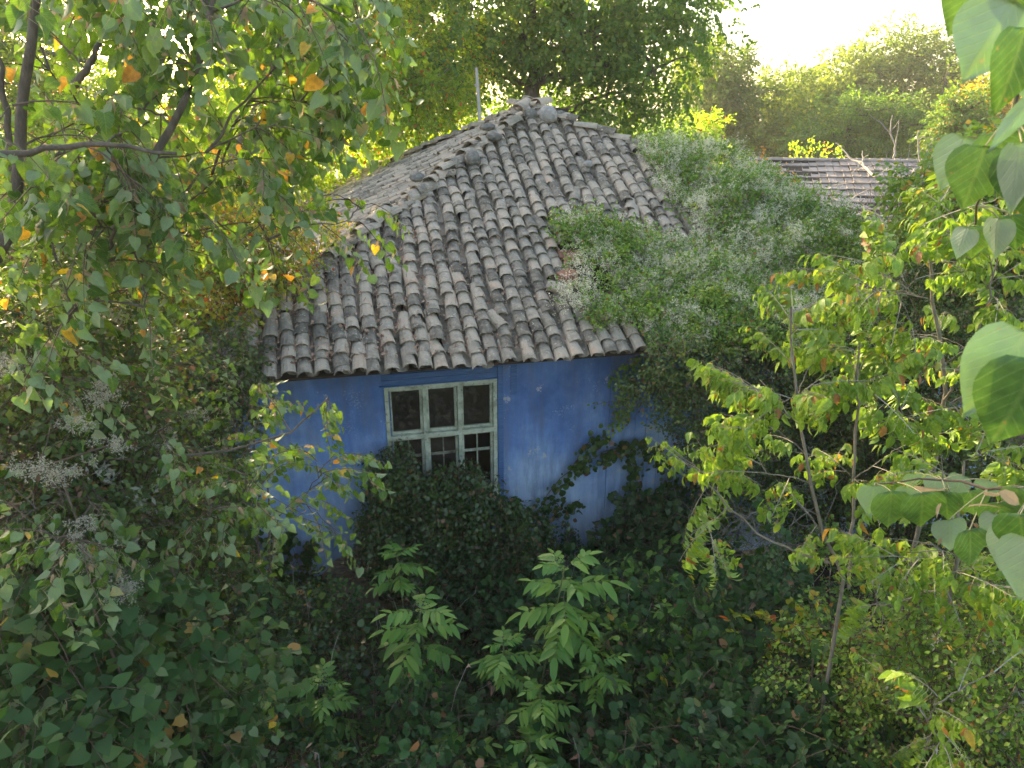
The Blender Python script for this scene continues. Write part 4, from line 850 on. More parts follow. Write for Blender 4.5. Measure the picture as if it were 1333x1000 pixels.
for i in range(70):
    s = H(RS.uniform(4.2, 9), RS.uniform(-.5, .1), ZE+RS.uniform(-.1, .3)); e = s+np.array([RS.normal()*.5, RS.normal()*.15, -RS.uniform(.5, 2.6)]); q = bez(s, e, -.2, 6); q[1:-1] += rnd(4, .05); a.tube(q, np.linspace(.008, .003, 6), 4)
for i in range(5): s = H(5.2+i*.8, -.35, .0); a.tube(smooth_line([s, s+[.1, 0, 1.5], s+[-.1, .1, 3], H(5.4+i*.8, .1, ZE+.2)], 10)+rnd(10, .04), np.linspace(.025, .012, 10), 6)
obj('stems', a, M['twig'], cl, CO, smooth=True, kind='stuff')
# tangled thin bare twigs in front of the dark end of the wall
t = thing('bare_undergrowth', H(5.2, -.7, .3), 'tangle of thin bare grey stems in front of the dark shaded end of the wall', 'brush'); og = np.array(t.location); a = Acc()
for i in range(38):
    s = at(RS.uniform(880, 1080), RS.uniform(680, 760), RS.uniform(7.2, 7.9)); e = at(RS.uniform(870, 1100), RS.uniform(600, 710), RS.uniform(7.0, 7.9)); q = bez(s, e, RS.uniform(0, .4), 7); q[1:-1] += rnd(5, .04); a.tube(q, np.linspace(.006, .002, 7), 3)
obj('twigs', a, M['barkpale'], t, og, kind='stuff')

# ---- ivy shrub under the window, standing against the wall
def wall_pt(px, py, p): s_, z_ = tofront(px, py, p); return H(s_, p, z_)
t = thing('ivy_shrub', H(.3, -.3, 0), 'dense dark ivy bush growing up the wall under the window', 'shrub'); og = np.array(t.location)
IB = [(wall_pt(x, y, p), np.array([rx, .30, rz])) for x, y, p, rx, rz in ((520, 600, .15, .28, .28), (575, 650, -.05, .6, .42), (640, 670, -.1, .55, .42), (690, 690, -.05, .35, .35), (560, 730, -.25, .7, .6), (640, 740, -.3, .8, .6), (500, 690, 0, .35, .6), (690, 760, -.3, .5, .6), (490, 620, .15, .18, .3), (600, 620, .05, .4, .2), (735, 700, .1, .12, .2), (530, 640, .1, .4, .4))]
P, o = blobs_pts(IB, 2300, .55, .25, 4); P = P[((P-HO)@EP) < .36]; o = o[:len(P)]
a = Acc(); scatter(a, IVY+IVYS+IVYS, P, orient(np.tile(-EP, (len(P), 1)), .5, .5), RS.uniform(.7, 1.15, len(P))); obj('leaves', a, SPM('ivy'), t, og, smooth=True, kind='stuff')
a = Acc()
for i in range(26): s = H(RS.uniform(-.6, 1.2), RS.uniform(-.5, .2), 0); e = IB[RS.randint(len(IB))][0]+rnd(1, .15)[0]; q = bez(s, e, .2, 6); q[1:-1] += rnd(4, .04); a.tube(q, np.linspace(.018, .006, 6), 5)
obj('stems', a, M['twig'], t, og, smooth=True, kind='stuff')
# creeper stems climbing the wall right of the window
def wall_vine(name, label, lines, leafm, tpls, dens, r=.007, size=1.0, base=None, spread=.07, cat='vine'):
    pts = [[wall_pt(x, y, .36) for x, y in ln] for ln in lines]; og = pts[0][0]*[1, 1, 0] if base is None else base; t = thing(name, og, label, cat)
    for ln in pts:
        q = smooth_line(ln, 14); q[1:-1] += rnd(12, .012); a = Acc(); a.tube(q, np.linspace(r, r*.4, 14), 5); obj('stem', a, M['twig'], t, og, smooth=True)
        L = np.sum(np.linalg.norm(np.diff(q, axis=0), axis=1)); n = int(L*dens); f = RS.uniform(.03, 1, n)*13; i = np.minimum(f.astype(int), 12); P = q[i]+(q[i+1]-q[i])*(f-i)[:, None]+ES*(RS.normal(size=n)*spread)[:, None]+np.array([0, 0, 1])*(RS.normal(size=n)*spread-.03)[:, None]-EP*RS.uniform(.0, .12, n)[:, None]
        tip = ES*RS.normal(size=n)[:, None]*.6-np.array([0, 0, .9])+rnd(n, .2); a = Acc(); scatter(a, tpls, P, basis(tip, -EP+np.array([0, 0, .5])+rnd(n, .3)), RS.uniform(.05, .10, n)*size); obj('leaves', a, M[leafm], t, og, smooth=True, kind='stuff')
    return t
LV = [ovate(0, .2, .1), roundl(0, .2, .15), roundl(0, .3, .2)]
wall_vine('climbing_bramble', 'dark leaved stem arching up over the pale blue wall right of the window', [[(690, 680), (715, 640), (745, 608), (785, 588), (820, 585)], [(785, 588), (830, 575), (860, 590), (880, 640)], [(820, 585), (828, 620), (805, 670), (790, 710)], [(720, 650), (735, 665), (755, 650)], [(745, 608), (770, 570), (790, 570)]], 'ivy', LV, 75, .008)
wall_vine('climbing_bramble', 'leafy shoots covering the foot of the wall below the arching stem', [[(780, 720), (800, 690), (850, 680), (880, 700)], [(770, 740), (830, 660), (870, 640)], [(840, 720), (850, 650), (900, 620)], [(760, 745), (790, 700)], [(800, 740), (870, 690), (920, 670)], [(860, 740), (900, 650), (940, 640)]], 'ivy', LV, 110, .008, spread=.1)
wall_vine('trailing_creeper', 'thin dark strands trailing over the lower left corner of the blue wall', [[(330, 780), (335, 720), (330, 660), (322, 600)], [(345, 790), (352, 730), (350, 690)], [(370, 800), (375, 740), (372, 700), (380, 690)], [(395, 800), (400, 750), (398, 712), (408, 700)], [(315, 760), (312, 700), (308, 640)], [(420, 790), (418, 760), (412, 735)], [(360, 800), (362, 760), (366, 720)], [(385, 800), (388, 770), (390, 730)]], 'ivy', LV, 70, .004, spread=.045)
wall_vine('trailing_creeper', 'wisp of creeper hanging under the eave at the boarded end of the wall', [[(838, 455), (812, 490), (800, 540), (796, 560)], [(850, 460), (822, 500), (812, 540)], [(830, 458), (805, 480), (793, 500)]], 'clem', LV, 90, .004, size=.6, spread=.05)

# ---- undergrowth in front of the house
def topz(X, Y): P = np.c_[X, Y, 0*X]; return .95+np.clip(8.2-Y, 0, 5)*.20+.36*noise(P, 1.0, 1)+.26*noise(P, 2.4, 5)-.8*np.exp(-((X+2.35)**2/.5+(Y-7.2)**2/.35))+np.clip(X-2.2, 0, 4)*.12+np.clip(-2.0-X, 0, 3)*.2-np.exp(-((X+.35)**2/.3+(Y-5.6)**2/1.2))*.5
def thicket(name, label, cat, cond, n, tpls, mt, zoff=(-.45, 0.05), sz=1.0, stems=60, kind=None, flowers=0):
    X = RS.uniform(-5.6, 8.0, n*4); Y = RS.uniform(3.3, 8.9, n*4); pfr = (np.stack([X, Y, 0*X], 1)-HO)@EP; k = (pfr < .25) | (((np.stack([X, Y, 0*X], 1)-HO)@ES) < WS0-.1); k &= cond(X, Y); X, Y = X[k][:n], Y[k][:n]
    Z = topz(X, Y)+RS.uniform(*zoff, len(X)); P = np.c_[X, Y, Z]; og = np.array([X.mean(), Y.mean(), 0]); t = thing(name, og, label, cat)
    out = np.c_[rnd(len(X), .35)[:, :2]+[0, -.25], np.full(len(X), .7)]; a = Acc(); scatter(a, tpls, P, orient(out, .25, .5), RS.uniform(.8, 1.3, len(P))*sz); obj('leaves', a, SPM(mt), t, og, smooth=True, kind='stuff')
    a = Acc()
    for i in range(stems):
        j = RS.randint(len(P)); s = P[j]*[1, 1, 0]+rnd(1, .3)[0]*[1, 1, 0]; q = bez(s, P[j]+rnd(1, .12)[0], .5, 7); q[1:-1] += rnd(5, .03); a.tube(q, np.linspace(.010, .003, 7), 4)
    obj('stems', a, M['twig'], t, og, smooth=True, kind='stuff')
    if flowers:
        Q = P[RS.rand(len(P)) < np.clip(.1+.8*noise(P, 2.4, 3), 0, flowers)]+[0, 0, .07]; a = Acc(); scatter(a, PUFF, Q, basis(rnd(len(Q)), rnd(len(Q))), RS.uniform(.8, 1.5, len(Q))); obj('flowers', a, M['puffgrey'], t, og, kind='stuff')
    return t
nb = lambda X, Y, k: noise(np.c_[X, Y, 0*X], 1.0, k)*.35
thicket('bramble_thicket', 'dark green bramble thicket filling the ground in front of the right part of the wall', 'thicket', lambda X, Y: (X+nb(X, Y, 2) > .7) & (X+nb(X, Y, 3) < 3.0), 3600, [sub(t, 1.05) for t in BRAM]+[sub(BRAM[0], 1.4)], 'bramble')
thicket('bramble_thicket', 'very dark bramble patch in the hollow below the window bush', 'thicket', lambda X, Y: (X+nb(X, Y, 2) > -1.0) & (X+nb(X, Y, 2) <= .7), 1700, [sub(t, .95) for t in BRAM]+SMALL[:2], 'bramble', (-.6, 0))
thicket('nettle_patch', 'tangle of small dark leaved weeds at the foot of the wall left of the window', 'undergrowth', lambda X, Y: (X+nb(X, Y, 2) > -3.0) & (X+nb(X, Y, 2) <= -1.0), 1700, SMALL+IVY, 'ivy', (-.6, .05))
thicket('hop_tangle', 'bluish green broad leaved creeper spreading over the lower left ground', 'undergrowth', lambda X, Y: (X+nb(X, Y, 2) <= -1.9), 1300, [sub(q, .8) for q in HOP]+SMALL[:2], 'hop', (-.3, .1))
thicket('clematis_tangle', 'yellow green clematis and weeds sprawling over the lower right ground', 'undergrowth', lambda X, Y: (X+nb(X, Y, 3) >= 3.0), 1700, SMALL+[sub(t, .9) for t in BRAM[:2]], 'clem', (-.5, .1), flowers=.3)
t = thing('evergreen_sprig_bush', at(415, 800, 6.6)*[1, 1, 0], 'bush of small bright round leaves at the wall foot left of the window bush', 'bush'); og = np.array(t.location); P, o = blobs_pts([pb(410, 790, 6.7, .28, .25, .22), pb(450, 800, 6.6, .3, .25, .2), pb(400, 830, 6.6, .3, .25, .25)], 110, .4); a = Acc(); scatter(a, [spray_generic(k, lambda: roundl(), 12, .25, (.035, .05), .4) for k in range(3)], P, orient(o, .1), RS.uniform(.8, 1.2, len(P))); obj('leaves', a, SPM('hop'), t, og, smooth=True, kind='stuff'); a = Acc(); limbs(a, og[None], P[:14], .01, .05); obj('stems', a, M['twig'], t, og, kind='stuff')

WD = [(330, 830, 6.6, 'clem', 'greenish weed clump at the foot of the trailing creeper'), (470, 930, 5.2, 'hop', 'soft green weed clump between the two lower elder plants'), (820, 850, 5.6, 'lime', 'lighter bramble tuft right of the tallest elder plant'), (880, 940, 4.9, 'elder', 'fresh round leaved shoots at the bottom right of centre'),
      (960, 820, 5.7, 'bramble', 'bramble tuft in the middle of the dark thicket'), (830, 770, 6.8, 'elder', 'small bright leaved tuft close under the blue wall'), (1010, 760, 6.3, 'bramble', 'bramble arch below the bare grey twigs'), (580, 930, 5.0, 'bramble', 'dark bramble tuft near the bottom, below the left elder plant'), (350, 960, 4.7, 'hop', 'broad leaved weeds at the bottom edge left of the elder plants'), (930, 880, 5.2, 'lime', 'lime tinted shoots among the brambles on the right'), (1050, 850, 5.2, 'creeper', 'yellowing weed with brown withered leaves right of the brambles')]
for i, (x, y, Yd, mt, lb) in enumerate(WD):
    c = at(x, y, Yd); og = c*[1, 1, 0]; t = thing('weed_clump', og, lb, 'weeds', 'weed clumps in the thicket'); n_ = 26; P = c+rnd(n_)*[.26, .2, .12]; a = Acc(); out = rnd(n_, .6); out[:, 2] = .5
    scatter(a, [sub(q, 1.15) for q in (BRAM if i % 3 else SMALL+BRAM)], P, orient(out, .2, .4), RS.uniform(.7, 1.1, n_)); obj('leaves', a, SPM(mt), t, og, smooth=True, kind='stuff'); a = Acc(); limbs(a, (og+[[0, 0, .02], [.05, .05, .02]]), P[:12], .006, .1, 4); obj('stems', a, M['stemgreen'], t, og, kind='stuff')
t = thing('dead_stalks', [.8, 5.6, 0], 'thin dead brown stalks and canes sticking up through the brambles', 'stalks'); og = np.array([.8, 5.6, 0]); a = Acc(); b = Acc()
for i in range(90):
    X_, Y_ = RS.uniform(-3.5, 4.5), RS.uniform(4, 7.6); z_ = topz(np.array([X_]), np.array([Y_]))[0]; s = np.array([X_, Y_, .1]); e = np.array([X_+RS.normal()*.35, Y_+RS.normal()*.2, z_+RS.uniform(0, .45)]); q = bez(s, e, RS.uniform(.1, .7), 8); q[1:-1] += rnd(6, .02); a.tube(q, np.linspace(.006, .0025, 8), 4)
    if i % 2: k_ = RS.randint(2, 7); scatter(b, [lance(0, .8, .5), ovate(0, .9, .6)], q[-k_:]+rnd(k_, .02), basis(rnd(k_, .4)-[0, 0, 1], rnd(k_)), RS.uniform(.04, .08, k_))
obj('stems', a, M['twigpale'], t, og, kind='stuff'); obj('withered_leaves', b, M['litter'], t, og, kind='stuff')

# ---- tall clematis-hung bushes to the right, behind the saplings
def bush(name, label, cat, bl, n, tpls, mt, flowers=0, fm='puff', droop=.35, sz=1.0, k=0, group=None, nst=20, fsz=1.0):
    c = np.mean([b[0] for b in bl], 0); og = np.array([c[0], c[1], 0]); t = thing(name, og, label, cat, group); P, o = blobs_pts(bl, n, .5, .25, k)
    a = Acc(); scatter(a, tpls, P, orient(o, droop), RS.uniform(.8, 1.25, n)*sz); obj('leaves', a, SPM(mt), t, og, smooth=True, kind='stuff')
    if flowers:
        P, o = blobs_pts(bl, int(flowers), .85, .25, k); kk = noise(P, 2.2, 6) > -.05; P = P[kk]; a = Acc(); scatter(a, PUFF, P, basis(rnd(len(P)), rnd(len(P))), RS.uniform(.8, 1.6, len(P))*fsz); obj('flowers', a, M[fm], t, og, kind='stuff')
    a = Acc()
    for i in range(nst): q = bez(og+rnd(1, .25)[0]*[1, 1, 0], bl[i % len(bl)][0]+rnd(1, .2)[0], .3, 7); q[1:-1] += rnd(5, .04); a.tube(q, np.linspace(.022, .006, 7), 5)
    obj('stems', a, M['twig'], t, og, smooth=True, kind='stuff'); return t
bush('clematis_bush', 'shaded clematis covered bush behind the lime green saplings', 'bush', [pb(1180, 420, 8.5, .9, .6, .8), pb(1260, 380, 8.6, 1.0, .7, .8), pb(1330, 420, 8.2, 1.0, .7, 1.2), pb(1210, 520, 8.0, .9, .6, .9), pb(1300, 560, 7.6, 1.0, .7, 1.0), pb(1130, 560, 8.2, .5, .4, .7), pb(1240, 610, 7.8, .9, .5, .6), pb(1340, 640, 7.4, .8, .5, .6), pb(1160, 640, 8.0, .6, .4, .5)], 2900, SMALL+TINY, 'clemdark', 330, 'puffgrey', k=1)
bush('clematis_bush', 'sunlit clematis with cream fluff on the crest beside the barn roof', 'bush', [pb(1215, 375, 10.5, .7, .5, .45), pb(1275, 350, 10, .7, .5, .55), pb(1140, 350, 10.8, .5, .4, .3)], 900, TINY, 'clem', 260, 'puff', k=3)
bush('yellow_green_bush', 'yellow green bush right of the barn, behind the heart shaped foreground leaves', 'bush', [pb(1215, 265, 9.5, .35, .35, .35), pb(1265, 290, 9.0, .6, .4, .5), pb(1320, 270, 8.6, .7, .5, .8), pb(1200, 235, 10.5, .25, .25, .35), pb(1250, 235, 10, .4, .3, .3)], 700, GOLD, 'lime', k=2, sz=.9)
bush('clematis_bush', 'pale flowering clematis tangle in the bottom right corner', 'bush', [pb(1240, 800, 4.2, .35, .3, .25), pb(1300, 760, 4.4, .4, .3, .3), pb(1330, 880, 3.6, .45, .4, .35), pb(1220, 880, 4.0, .4, .3, .3), pb(1280, 960, 3.5, .4, .3, .3), pb(1180, 960, 3.9, .4, .3, .3)], 800, SMALL, 'lime', 60, 'puffgrey', k=5, sz=.85)
bush('clematis_bush', 'dull green weeds drooping at the bottom between brambles and the flowering clematis', 'bush', [pb(1100, 880, 4.6, .5, .4, .4), pb(1130, 960, 4.3, .5, .4, .4), pb(1060, 970, 4.5, .4, .4, .3)], 600, SMALL, 'clem', 0, k=6)

# ---- left side: creeper-hung mass on the house corner, clematis and hop over bushes
bush('autumn_creeper', 'yellow and red creeper heaped over the left end of the roof', 'vine', [pb(320, 320, 8.4, .6, .5, .5), pb(365, 335, 8.4, .35, .4, .3), pb(250, 380, 8.2, .7, .6, .5), pb(290, 385, 8.0, .4, .3, .35), pb(255, 430, 8.0, .45, .4, .28), pb(210, 300, 8.8, .9, .6, .7), pb(300, 260, 9.5, .8, .6, .5), pb(400, 290, 9.3, .35, .3, .25), pb(150, 420, 7.8, .8, .6, .6)], 2300, TINY+SMALL+SMALL, 'creeper', 0, sz=1.1, k=7)
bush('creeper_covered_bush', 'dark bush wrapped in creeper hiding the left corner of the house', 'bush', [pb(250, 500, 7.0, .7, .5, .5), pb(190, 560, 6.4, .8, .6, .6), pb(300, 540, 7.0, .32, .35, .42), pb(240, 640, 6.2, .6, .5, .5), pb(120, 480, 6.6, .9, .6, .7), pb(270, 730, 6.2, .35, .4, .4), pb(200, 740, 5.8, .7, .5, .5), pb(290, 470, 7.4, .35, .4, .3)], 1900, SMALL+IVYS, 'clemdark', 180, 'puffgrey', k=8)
bush('clematis_bush', 'clematis with grey seed fluff tumbling over bushes at the left edge', 'bush', [pb(60, 500, 4.4, .65, .4, .5), pb(140, 560, 4.5, .45, .4, .35), pb(30, 620, 4.0, .6, .4, .4), pb(120, 680, 4.0, .5, .4, .4), pb(60, 400, 4.8, .7, .4, .5), pb(180, 640, 4.4, .4, .3, .3), pb(160, 480, 5.0, .4, .4, .3)], 1500, SMALL, 'clemdark', 130, 'puffgrey', k=9, fsz=1.2)
bush('hop_vine', 'broad lobed hop leaves hanging over the lower left corner', 'vine', [pb(60, 800, 3.4, .5, .3, .35), pb(160, 860, 3.6, .5, .3, .35), pb(60, 930, 3.0, .5, .3, .3), pb(230, 930, 3.8, .45, .3, .3), pb(120, 780, 3.7, .4, .3, .3), pb(280, 870, 4.3, .4, .3, .3), pb(180, 990, 3.4, .5, .3, .2)], 760, [sub(q, .85) for q in HOP], 'hop', 0, k=10, droop=.6)
PC = [(78, 448, 3.9), (10, 478, 3.7), (140, 500, 3.9), (128, 520, 3.9), (95, 553, 3.8), (148, 578, 3.8), (40, 612, 3.5), (78, 618, 3.6), (105, 690, 3.5), (140, 742, 3.6), (158, 768, 3.6), (172, 800, 3.7), (118, 720, 3.5), (255, 540, 5.2), (215, 560, 4.9), (160, 770, 3.4), (180, 740, 3.9)]
a = Acc(); og = at(100, 600, 3.8)*[1, 1, 0]; t = thing('clematis_vine', og, 'long clematis stem with grey seed fluff clusters hanging at the left edge', 'vine'); q0 = smooth_line([og]+[at(x, y, Y_+.1) for x, y, Y_ in sorted(PC, key=lambda v: -v[1])], 40)
for x, y, Y_ in PC:
    c = at(x, y, Y_-.25); n_ = 30; P = c+rnd(n_)*[.042, .04, .028]; scatter(a, [sub(p_, .36) for p_ in PUFF], P, basis(rnd(n_), rnd(n_)), RS.uniform(.7, 1.4, n_))
obj('flowers', a, M['puffgrey'], t, og, kind='stuff'); a = Acc(); a.tube(q0, np.linspace(.008, .004, 40), 5); obj('stem', a, M['twig'], t, og)

# ---- near trees with leaves big enough to see one by one
def px_targets(specs):
    out = []
    for (x0, x1, y0, y1, Y0, Y1, n) in specs:
        for _ in range(n): out.append(at(RS.uniform(x0, x1), RS.uniform(y0, y1), RS.uniform(Y0, Y1)))
    return np.array(out)
def leafy_tree(name, label, cat, base, stems, targets, sprays, bank, leafm, per=3, bark='bark', twig='twig', lift=.12, maxn=300, br=.010, dirw=(0, 0, 0), droop=.25, spz=1.0, group=None):
    """stems: list of (points, radius); branches reach to the targets and carry leafy sprays"""
    og = np.array(base, float); t = thing(name, og, label, cat, group); nodes = []
    for i, (pts, r) in enumerate(stems):
        q = smooth_line(pts, 14); q[1:-1] += rnd(12, .008); a = Acc(); a.tube(q, np.linspace(r, r*.4, 14), 8, 0, .05); obj('trunk' if i == 0 else 'limb', a, M[bark], t, og, smooth=True); nodes.append(q)
    nodes = np.concatenate(nodes); a = Acc(); SP, SO = [], []
    for tg in targets:
        d = np.linalg.norm(nodes-tg, axis=1)*RS.uniform(.8, 1.25, len(nodes))+np.maximum(0, nodes[:, 2]-tg[2]+.1)*.6; s = nodes[np.argmin(d)]; L = np.linalg.norm(tg-s); q = bez(s, tg, lift*L, 8); q[1:-1] += rnd(6, .012*L); nodes = np.concatenate([nodes, q[2:7]])
        a.tube(q, np.linspace(br*min(1, .5+L*.5), .0025, 8), 5)
        for k in range(per):
            f = 1-k*.30/max(L, .5) if k else 1.0
            f = max(.25, f); i = min(int(f*7), 6); p = q[i]+(q[i+1]-q[i])*(f*7-i); dr = (q[i+1]-q[i]); dr = dr/np.linalg.norm(dr)+rnd(1, .45 if k else .15)[0]+np.array(dirw); SP.append(p); SO.append(dr)
    obj('branches', a, M[bark], t, og, smooth=True, kind='stuff'); SP, SO = np.array(SP), np.array(SO); SO[:, 2] -= droop
    R = basis(SO, np.tile([0, 0, 1.], (len(SO), 1))+rnd(len(SO), .25)); tw, lp, lR, ls = place_sprays(sprays, SP, R, RS.uniform(.85, 1.15, len(SP))*spz)
    obj('twigs', tw, [M[leafm], M[twig], M['petiole'], M['bract']], t, og, kind='stuff'); leaf_parts(t, og, bank, M[leafm], lp, lR, ls, maxn); return t
# left silver linden, upper crown
b0 = at(18, 300, 3.7); leafy_tree('linden_tree', 'young silver linden with broad heart shaped leaves filling the upper left', 'tree', b0*[1, 1, 0],
  [([at(-120, 700, 3.7)*[1, 1, 0], at(-60, 500, 3.7), at(0, 330, 3.7), at(22, 262, 3.7), at(30, 160, 3.7), at(40, 70, 3.7), at(48, -60, 3.7)], .045), ([at(150, 300, 3.9), at(178, 245, 3.9), at(235, 150, 3.9), at(272, 20, 3.9), at(285, -60, 3.9)], .028), ([at(-60, 215, 3.3), at(0, 202, 3.3), at(100, 186, 3.3), at(230, 200, 3.4)], .020), ([at(25, 300, 3.9), at(8, 150, 3.9), at(-2, 60, 3.9)], .022), ([at(80, 430, 4.2), at(120, 370, 4.1), at(150, 300, 3.9)], .02), ([at(-30, 900, 4.4)*[1, 1, 0], at(-30, 700, 4.4), at(30, 520, 4.3), at(80, 430, 4.2)], .02), ([at(95, 120, 4), at(130, 60, 4.1), at(160, -20, 4.2)], .02)],
  px_targets([(0, 200, 120, 330, 3.4, 5.0, 42), (150, 370, 200, 330, 3.8, 5.2, 20), (200, 400, 60, 180, 4.0, 5.4, 20), (0, 460, -60, 40, 3.6, 5.4, 44), (370, 475, -40, 140, 4.6, 5.8, 32), (0, 200, 300, 420, 3.6, 4.6, 14), (430, 500, 235, 330, 5.0, 5.4, 3)]), LIND, 'linden', 'linden', per=2, droop=.5, spz=1.0)
# second linden whose lower branches reach across the blue wall
b0 = at(-60, 900, 3.6); leafy_tree('linden_tree', 'linden branches with pale undersides and dry bracts reaching across the blue wall', 'tree', b0*[1, 1, 0],
  [([b0*[1, 1, 0], at(-60, 800, 3.8), at(-30, 640, 4.0), at(-20, 450, 4.0)], .05), ([at(-45, 700, 3.9), at(80, 640, 4.0), at(220, 650, 4.2), at(300, 660, 4.3)], .016), ([at(-30, 640, 4), at(120, 600, 4.2), at(280, 590, 4.4), at(375, 565, 4.6), at(425, 520, 4.7)], .014), ([at(-60, 760, 3.7), at(55, 765, 3.5), at(150, 830, 3.5), at(200, 860, 3.6), at(300, 872, 3.8)], .013)],
  px_targets([(210, 330, 560, 660, 4.0, 4.7, 13), (330, 440, 590, 690, 4.3, 4.8, 10), (0, 200, 600, 720, 3.4, 4.2, 14), (0, 130, 640, 760, 3.0, 3.6, 6), (180, 300, 640, 740, 3.8, 4.3, 6), (240, 330, 860, 900, 3.8, 4.0, 4), (290, 340, 490, 560, 5.0, 5.6, 6), (405, 430, 505, 540, 4.7, 4.8, 2), (60, 120, 860, 960, 3, 3.2, 3), (0, 120, 430, 560, 3.6, 4.2, 6)]), LIND, 'linden', 'linden', per=2, droop=.35, spz=.85, lift=.05, br=.007)
# round-leaved twigs hanging by the corner of the eave
# box elder saplings on the right
BE = [('slender box elder sapling with lime leaves, its forked grey stem nearest the dark wall', [([at(1105, 765, 4.3)*[1, 1, 0], at(1105, 765, 4.3), at(1070, 690, 4.25), at(1048, 600, 4.2), at(1036, 500, 4.15), at(1030, 400, 4.1)], .016), ([at(1105, 765, 4.3), at(1109, 700, 4.3), at(1112, 610, 4.3), at(1118, 500, 4.3), at(1120, 440, 4.3)], .014), ([at(1058, 725, 4.3), at(1000, 705, 4.4), at(940, 650, 4.5), at(905, 610, 4.6), at(870, 580, 4.7)], .010)],
       [(1020, 1050, 400, 470, 4.0, 4.3, 4), (985, 1110, 470, 530, 4.0, 4.4, 8), (960, 1010, 500, 560, 4.2, 4.4, 4), (1100, 1210, 480, 560, 4.0, 4.6, 9), (900, 935, 685, 715, 4.3, 4.5, 2), (960, 1010, 560, 620, 4.1, 4.3, 3), (1080, 1180, 570, 640, 4.0, 4.5, 6), (850, 960, 575, 640, 4.5, 4.8, 6), (1090, 1130, 440, 480, 4.2, 4.4, 2), (1040, 1075, 660, 720, 4.2, 4.4, 2)]),
      ('taller box elder sapling with yellowing lime leaves at the upper right', [([at(1215, 640, 4.9)*[1, 1, 0], at(1215, 620, 4.9), at(1232, 500, 4.8), at(1215, 400, 4.8), at(1205, 300, 4.8), at(1200, 255, 4.8)], .02), ([at(1230, 520, 4.8), at(1280, 420, 4.6), at(1300, 330, 4.6)], .012)],
       [(1080, 1200, 320, 400, 4.2, 4.9, 10), (1180, 1333, 260, 360, 4.2, 5.2, 14), (1200, 1340, 380, 470, 4.4, 5.0, 7), (1150, 1200, 400, 460, 4.4, 4.8, 3), (1200, 1340, 480, 560, 4.4, 5.0, 5)]),
      ('low box elder shoots with lime leaves above the bottom right corner', [([at(1245, 760, 4.0)*[1, 1, 0], at(1245, 745, 4.0), at(1245, 690, 3.95), at(1255, 600, 3.9)], .018), ([at(1245, 760, 4), at(1180, 780, 4.1), at(1120, 790, 4.2)], .008)],
       [(1180, 1340, 580, 640, 3.8, 4.6, 9), (1120, 1230, 690, 760, 3.8, 4.3, 6), (1100, 1180, 760, 830, 3.9, 4.3, 3), (1240, 1333, 740, 800, 3.6, 4, 4), (1180, 1333, 860, 990, 3.0, 3.6, 7)])]
for i, (lb, st, tg) in enumerate(BE):
    leafy_tree('box_elder_sapling', lb, 'sapling', st[0][0][0], st, px_targets(tg), BOXE, 'boxelder', 'boxelder', per=2 if i else 2, bark='barkpale', twig='twigpale', lift=.06, br=.006, droop=.1, spz=.85, maxn=300, group='box elder saplings at the right')

# ---- dwarf elder plants
ELD = [(735, 738, 5.3, 1.0, 13, 'tallest light green elder plant with dark berries at its top, just right of centre'), (545, 795, 5.4, .95, 12, 'broad elder plant below the window bush, left of centre'), (655, 838, 5.2, .7, 8, 'small bright elder plant between the two tall ones'),
       (422, 892, 5.0, .85, 10, 'elder plant at the bottom left of the thicket'), (703, 895, 4.8, .7, 7, 'yellowish elder plant low in the hollow beneath the tallest one'), (517, 722, 6.4, .75, 8, 'bluish elder plant close against the window bush'),
       (780, 862, 5.0, .7, 6, 'drooping elder stem at the right foot of the tallest plant'), (600, 975, 4.5, .8, 7, 'elder plant cut by the bottom edge, left one of the pair'), (690, 965, 4.4, .8, 7, 'elder plant cut by the bottom edge, right one of the pair'), (415, 990, 4.6, .7, 6, 'elder top just showing at the bottom edge under the left plant'), (300, 850, 5.6, .7, 7, 'small dark elder plant furthest to the left in the undergrowth'), (870, 800, 5.9, .6, 6, 'small elder seedling among the brambles right of the tallest plant')]
fr_m = []
for tpl in ELDF:
    a = Acc(); a.add(*tpl[:3], UV=tpl[3]); fr_m.append(a.mesh('compound_leaf', [M['elder'], M['stemgreen']], smooth=True))
for i, (x, y, Yd, sc_, nf, lb) in enumerate(ELD):
    top = at(x, y, Yd); og = np.array([top[0]+RS.normal()*.22, top[1]+.12, 0]); t = thing('elder_plant', og, lb, 'plant', 'elder plants in the undergrowth'); a = Acc(); q = smooth_line([og, (og+top)/2+[.03, 0, 0], top], 10); a.tube(q, np.linspace(.012, .006, 10), 6); obj('stem', a, M['stemgreen'], t, og, smooth=True)
    for k in range(nf+2):
        f = k//2; s = top-np.array([0, 0, .10*f*sc_+.015]); an = (k % 2)*math.pi+f*1.45+RS.normal()*.25+.3; el = .55-.14*f
        d = np.array([math.cos(an), math.sin(an)-.15, el]); R = basis(d, [0, 0, 1])[0]*sc_*1.12*RS.uniform(.9, 1.12)*RS.uniform(.75, 1.15)*(.78 if f == 0 else 1); o = obj('compound_leaf', fr_m[RS.randint(7)], None, t)
        o.matrix_local = Matrix([[R[r][c] for c in range(3)]+[s[r]-og[r]] for r in range(3)]+[[0, 0, 0, 1]])
    if i in (0, 1, 3):
        a = Acc(); V, F = lump(1, (1, 1, 1), 1, 1)
        for k in range(70): 
            p = top+np.array([0, 0, .05])+rnd(1)[0]*[.06, .06, .018]; a.add(V*.0055+p, F)
        obj('berries', a, M['berry'], t, og, kind='stuff')

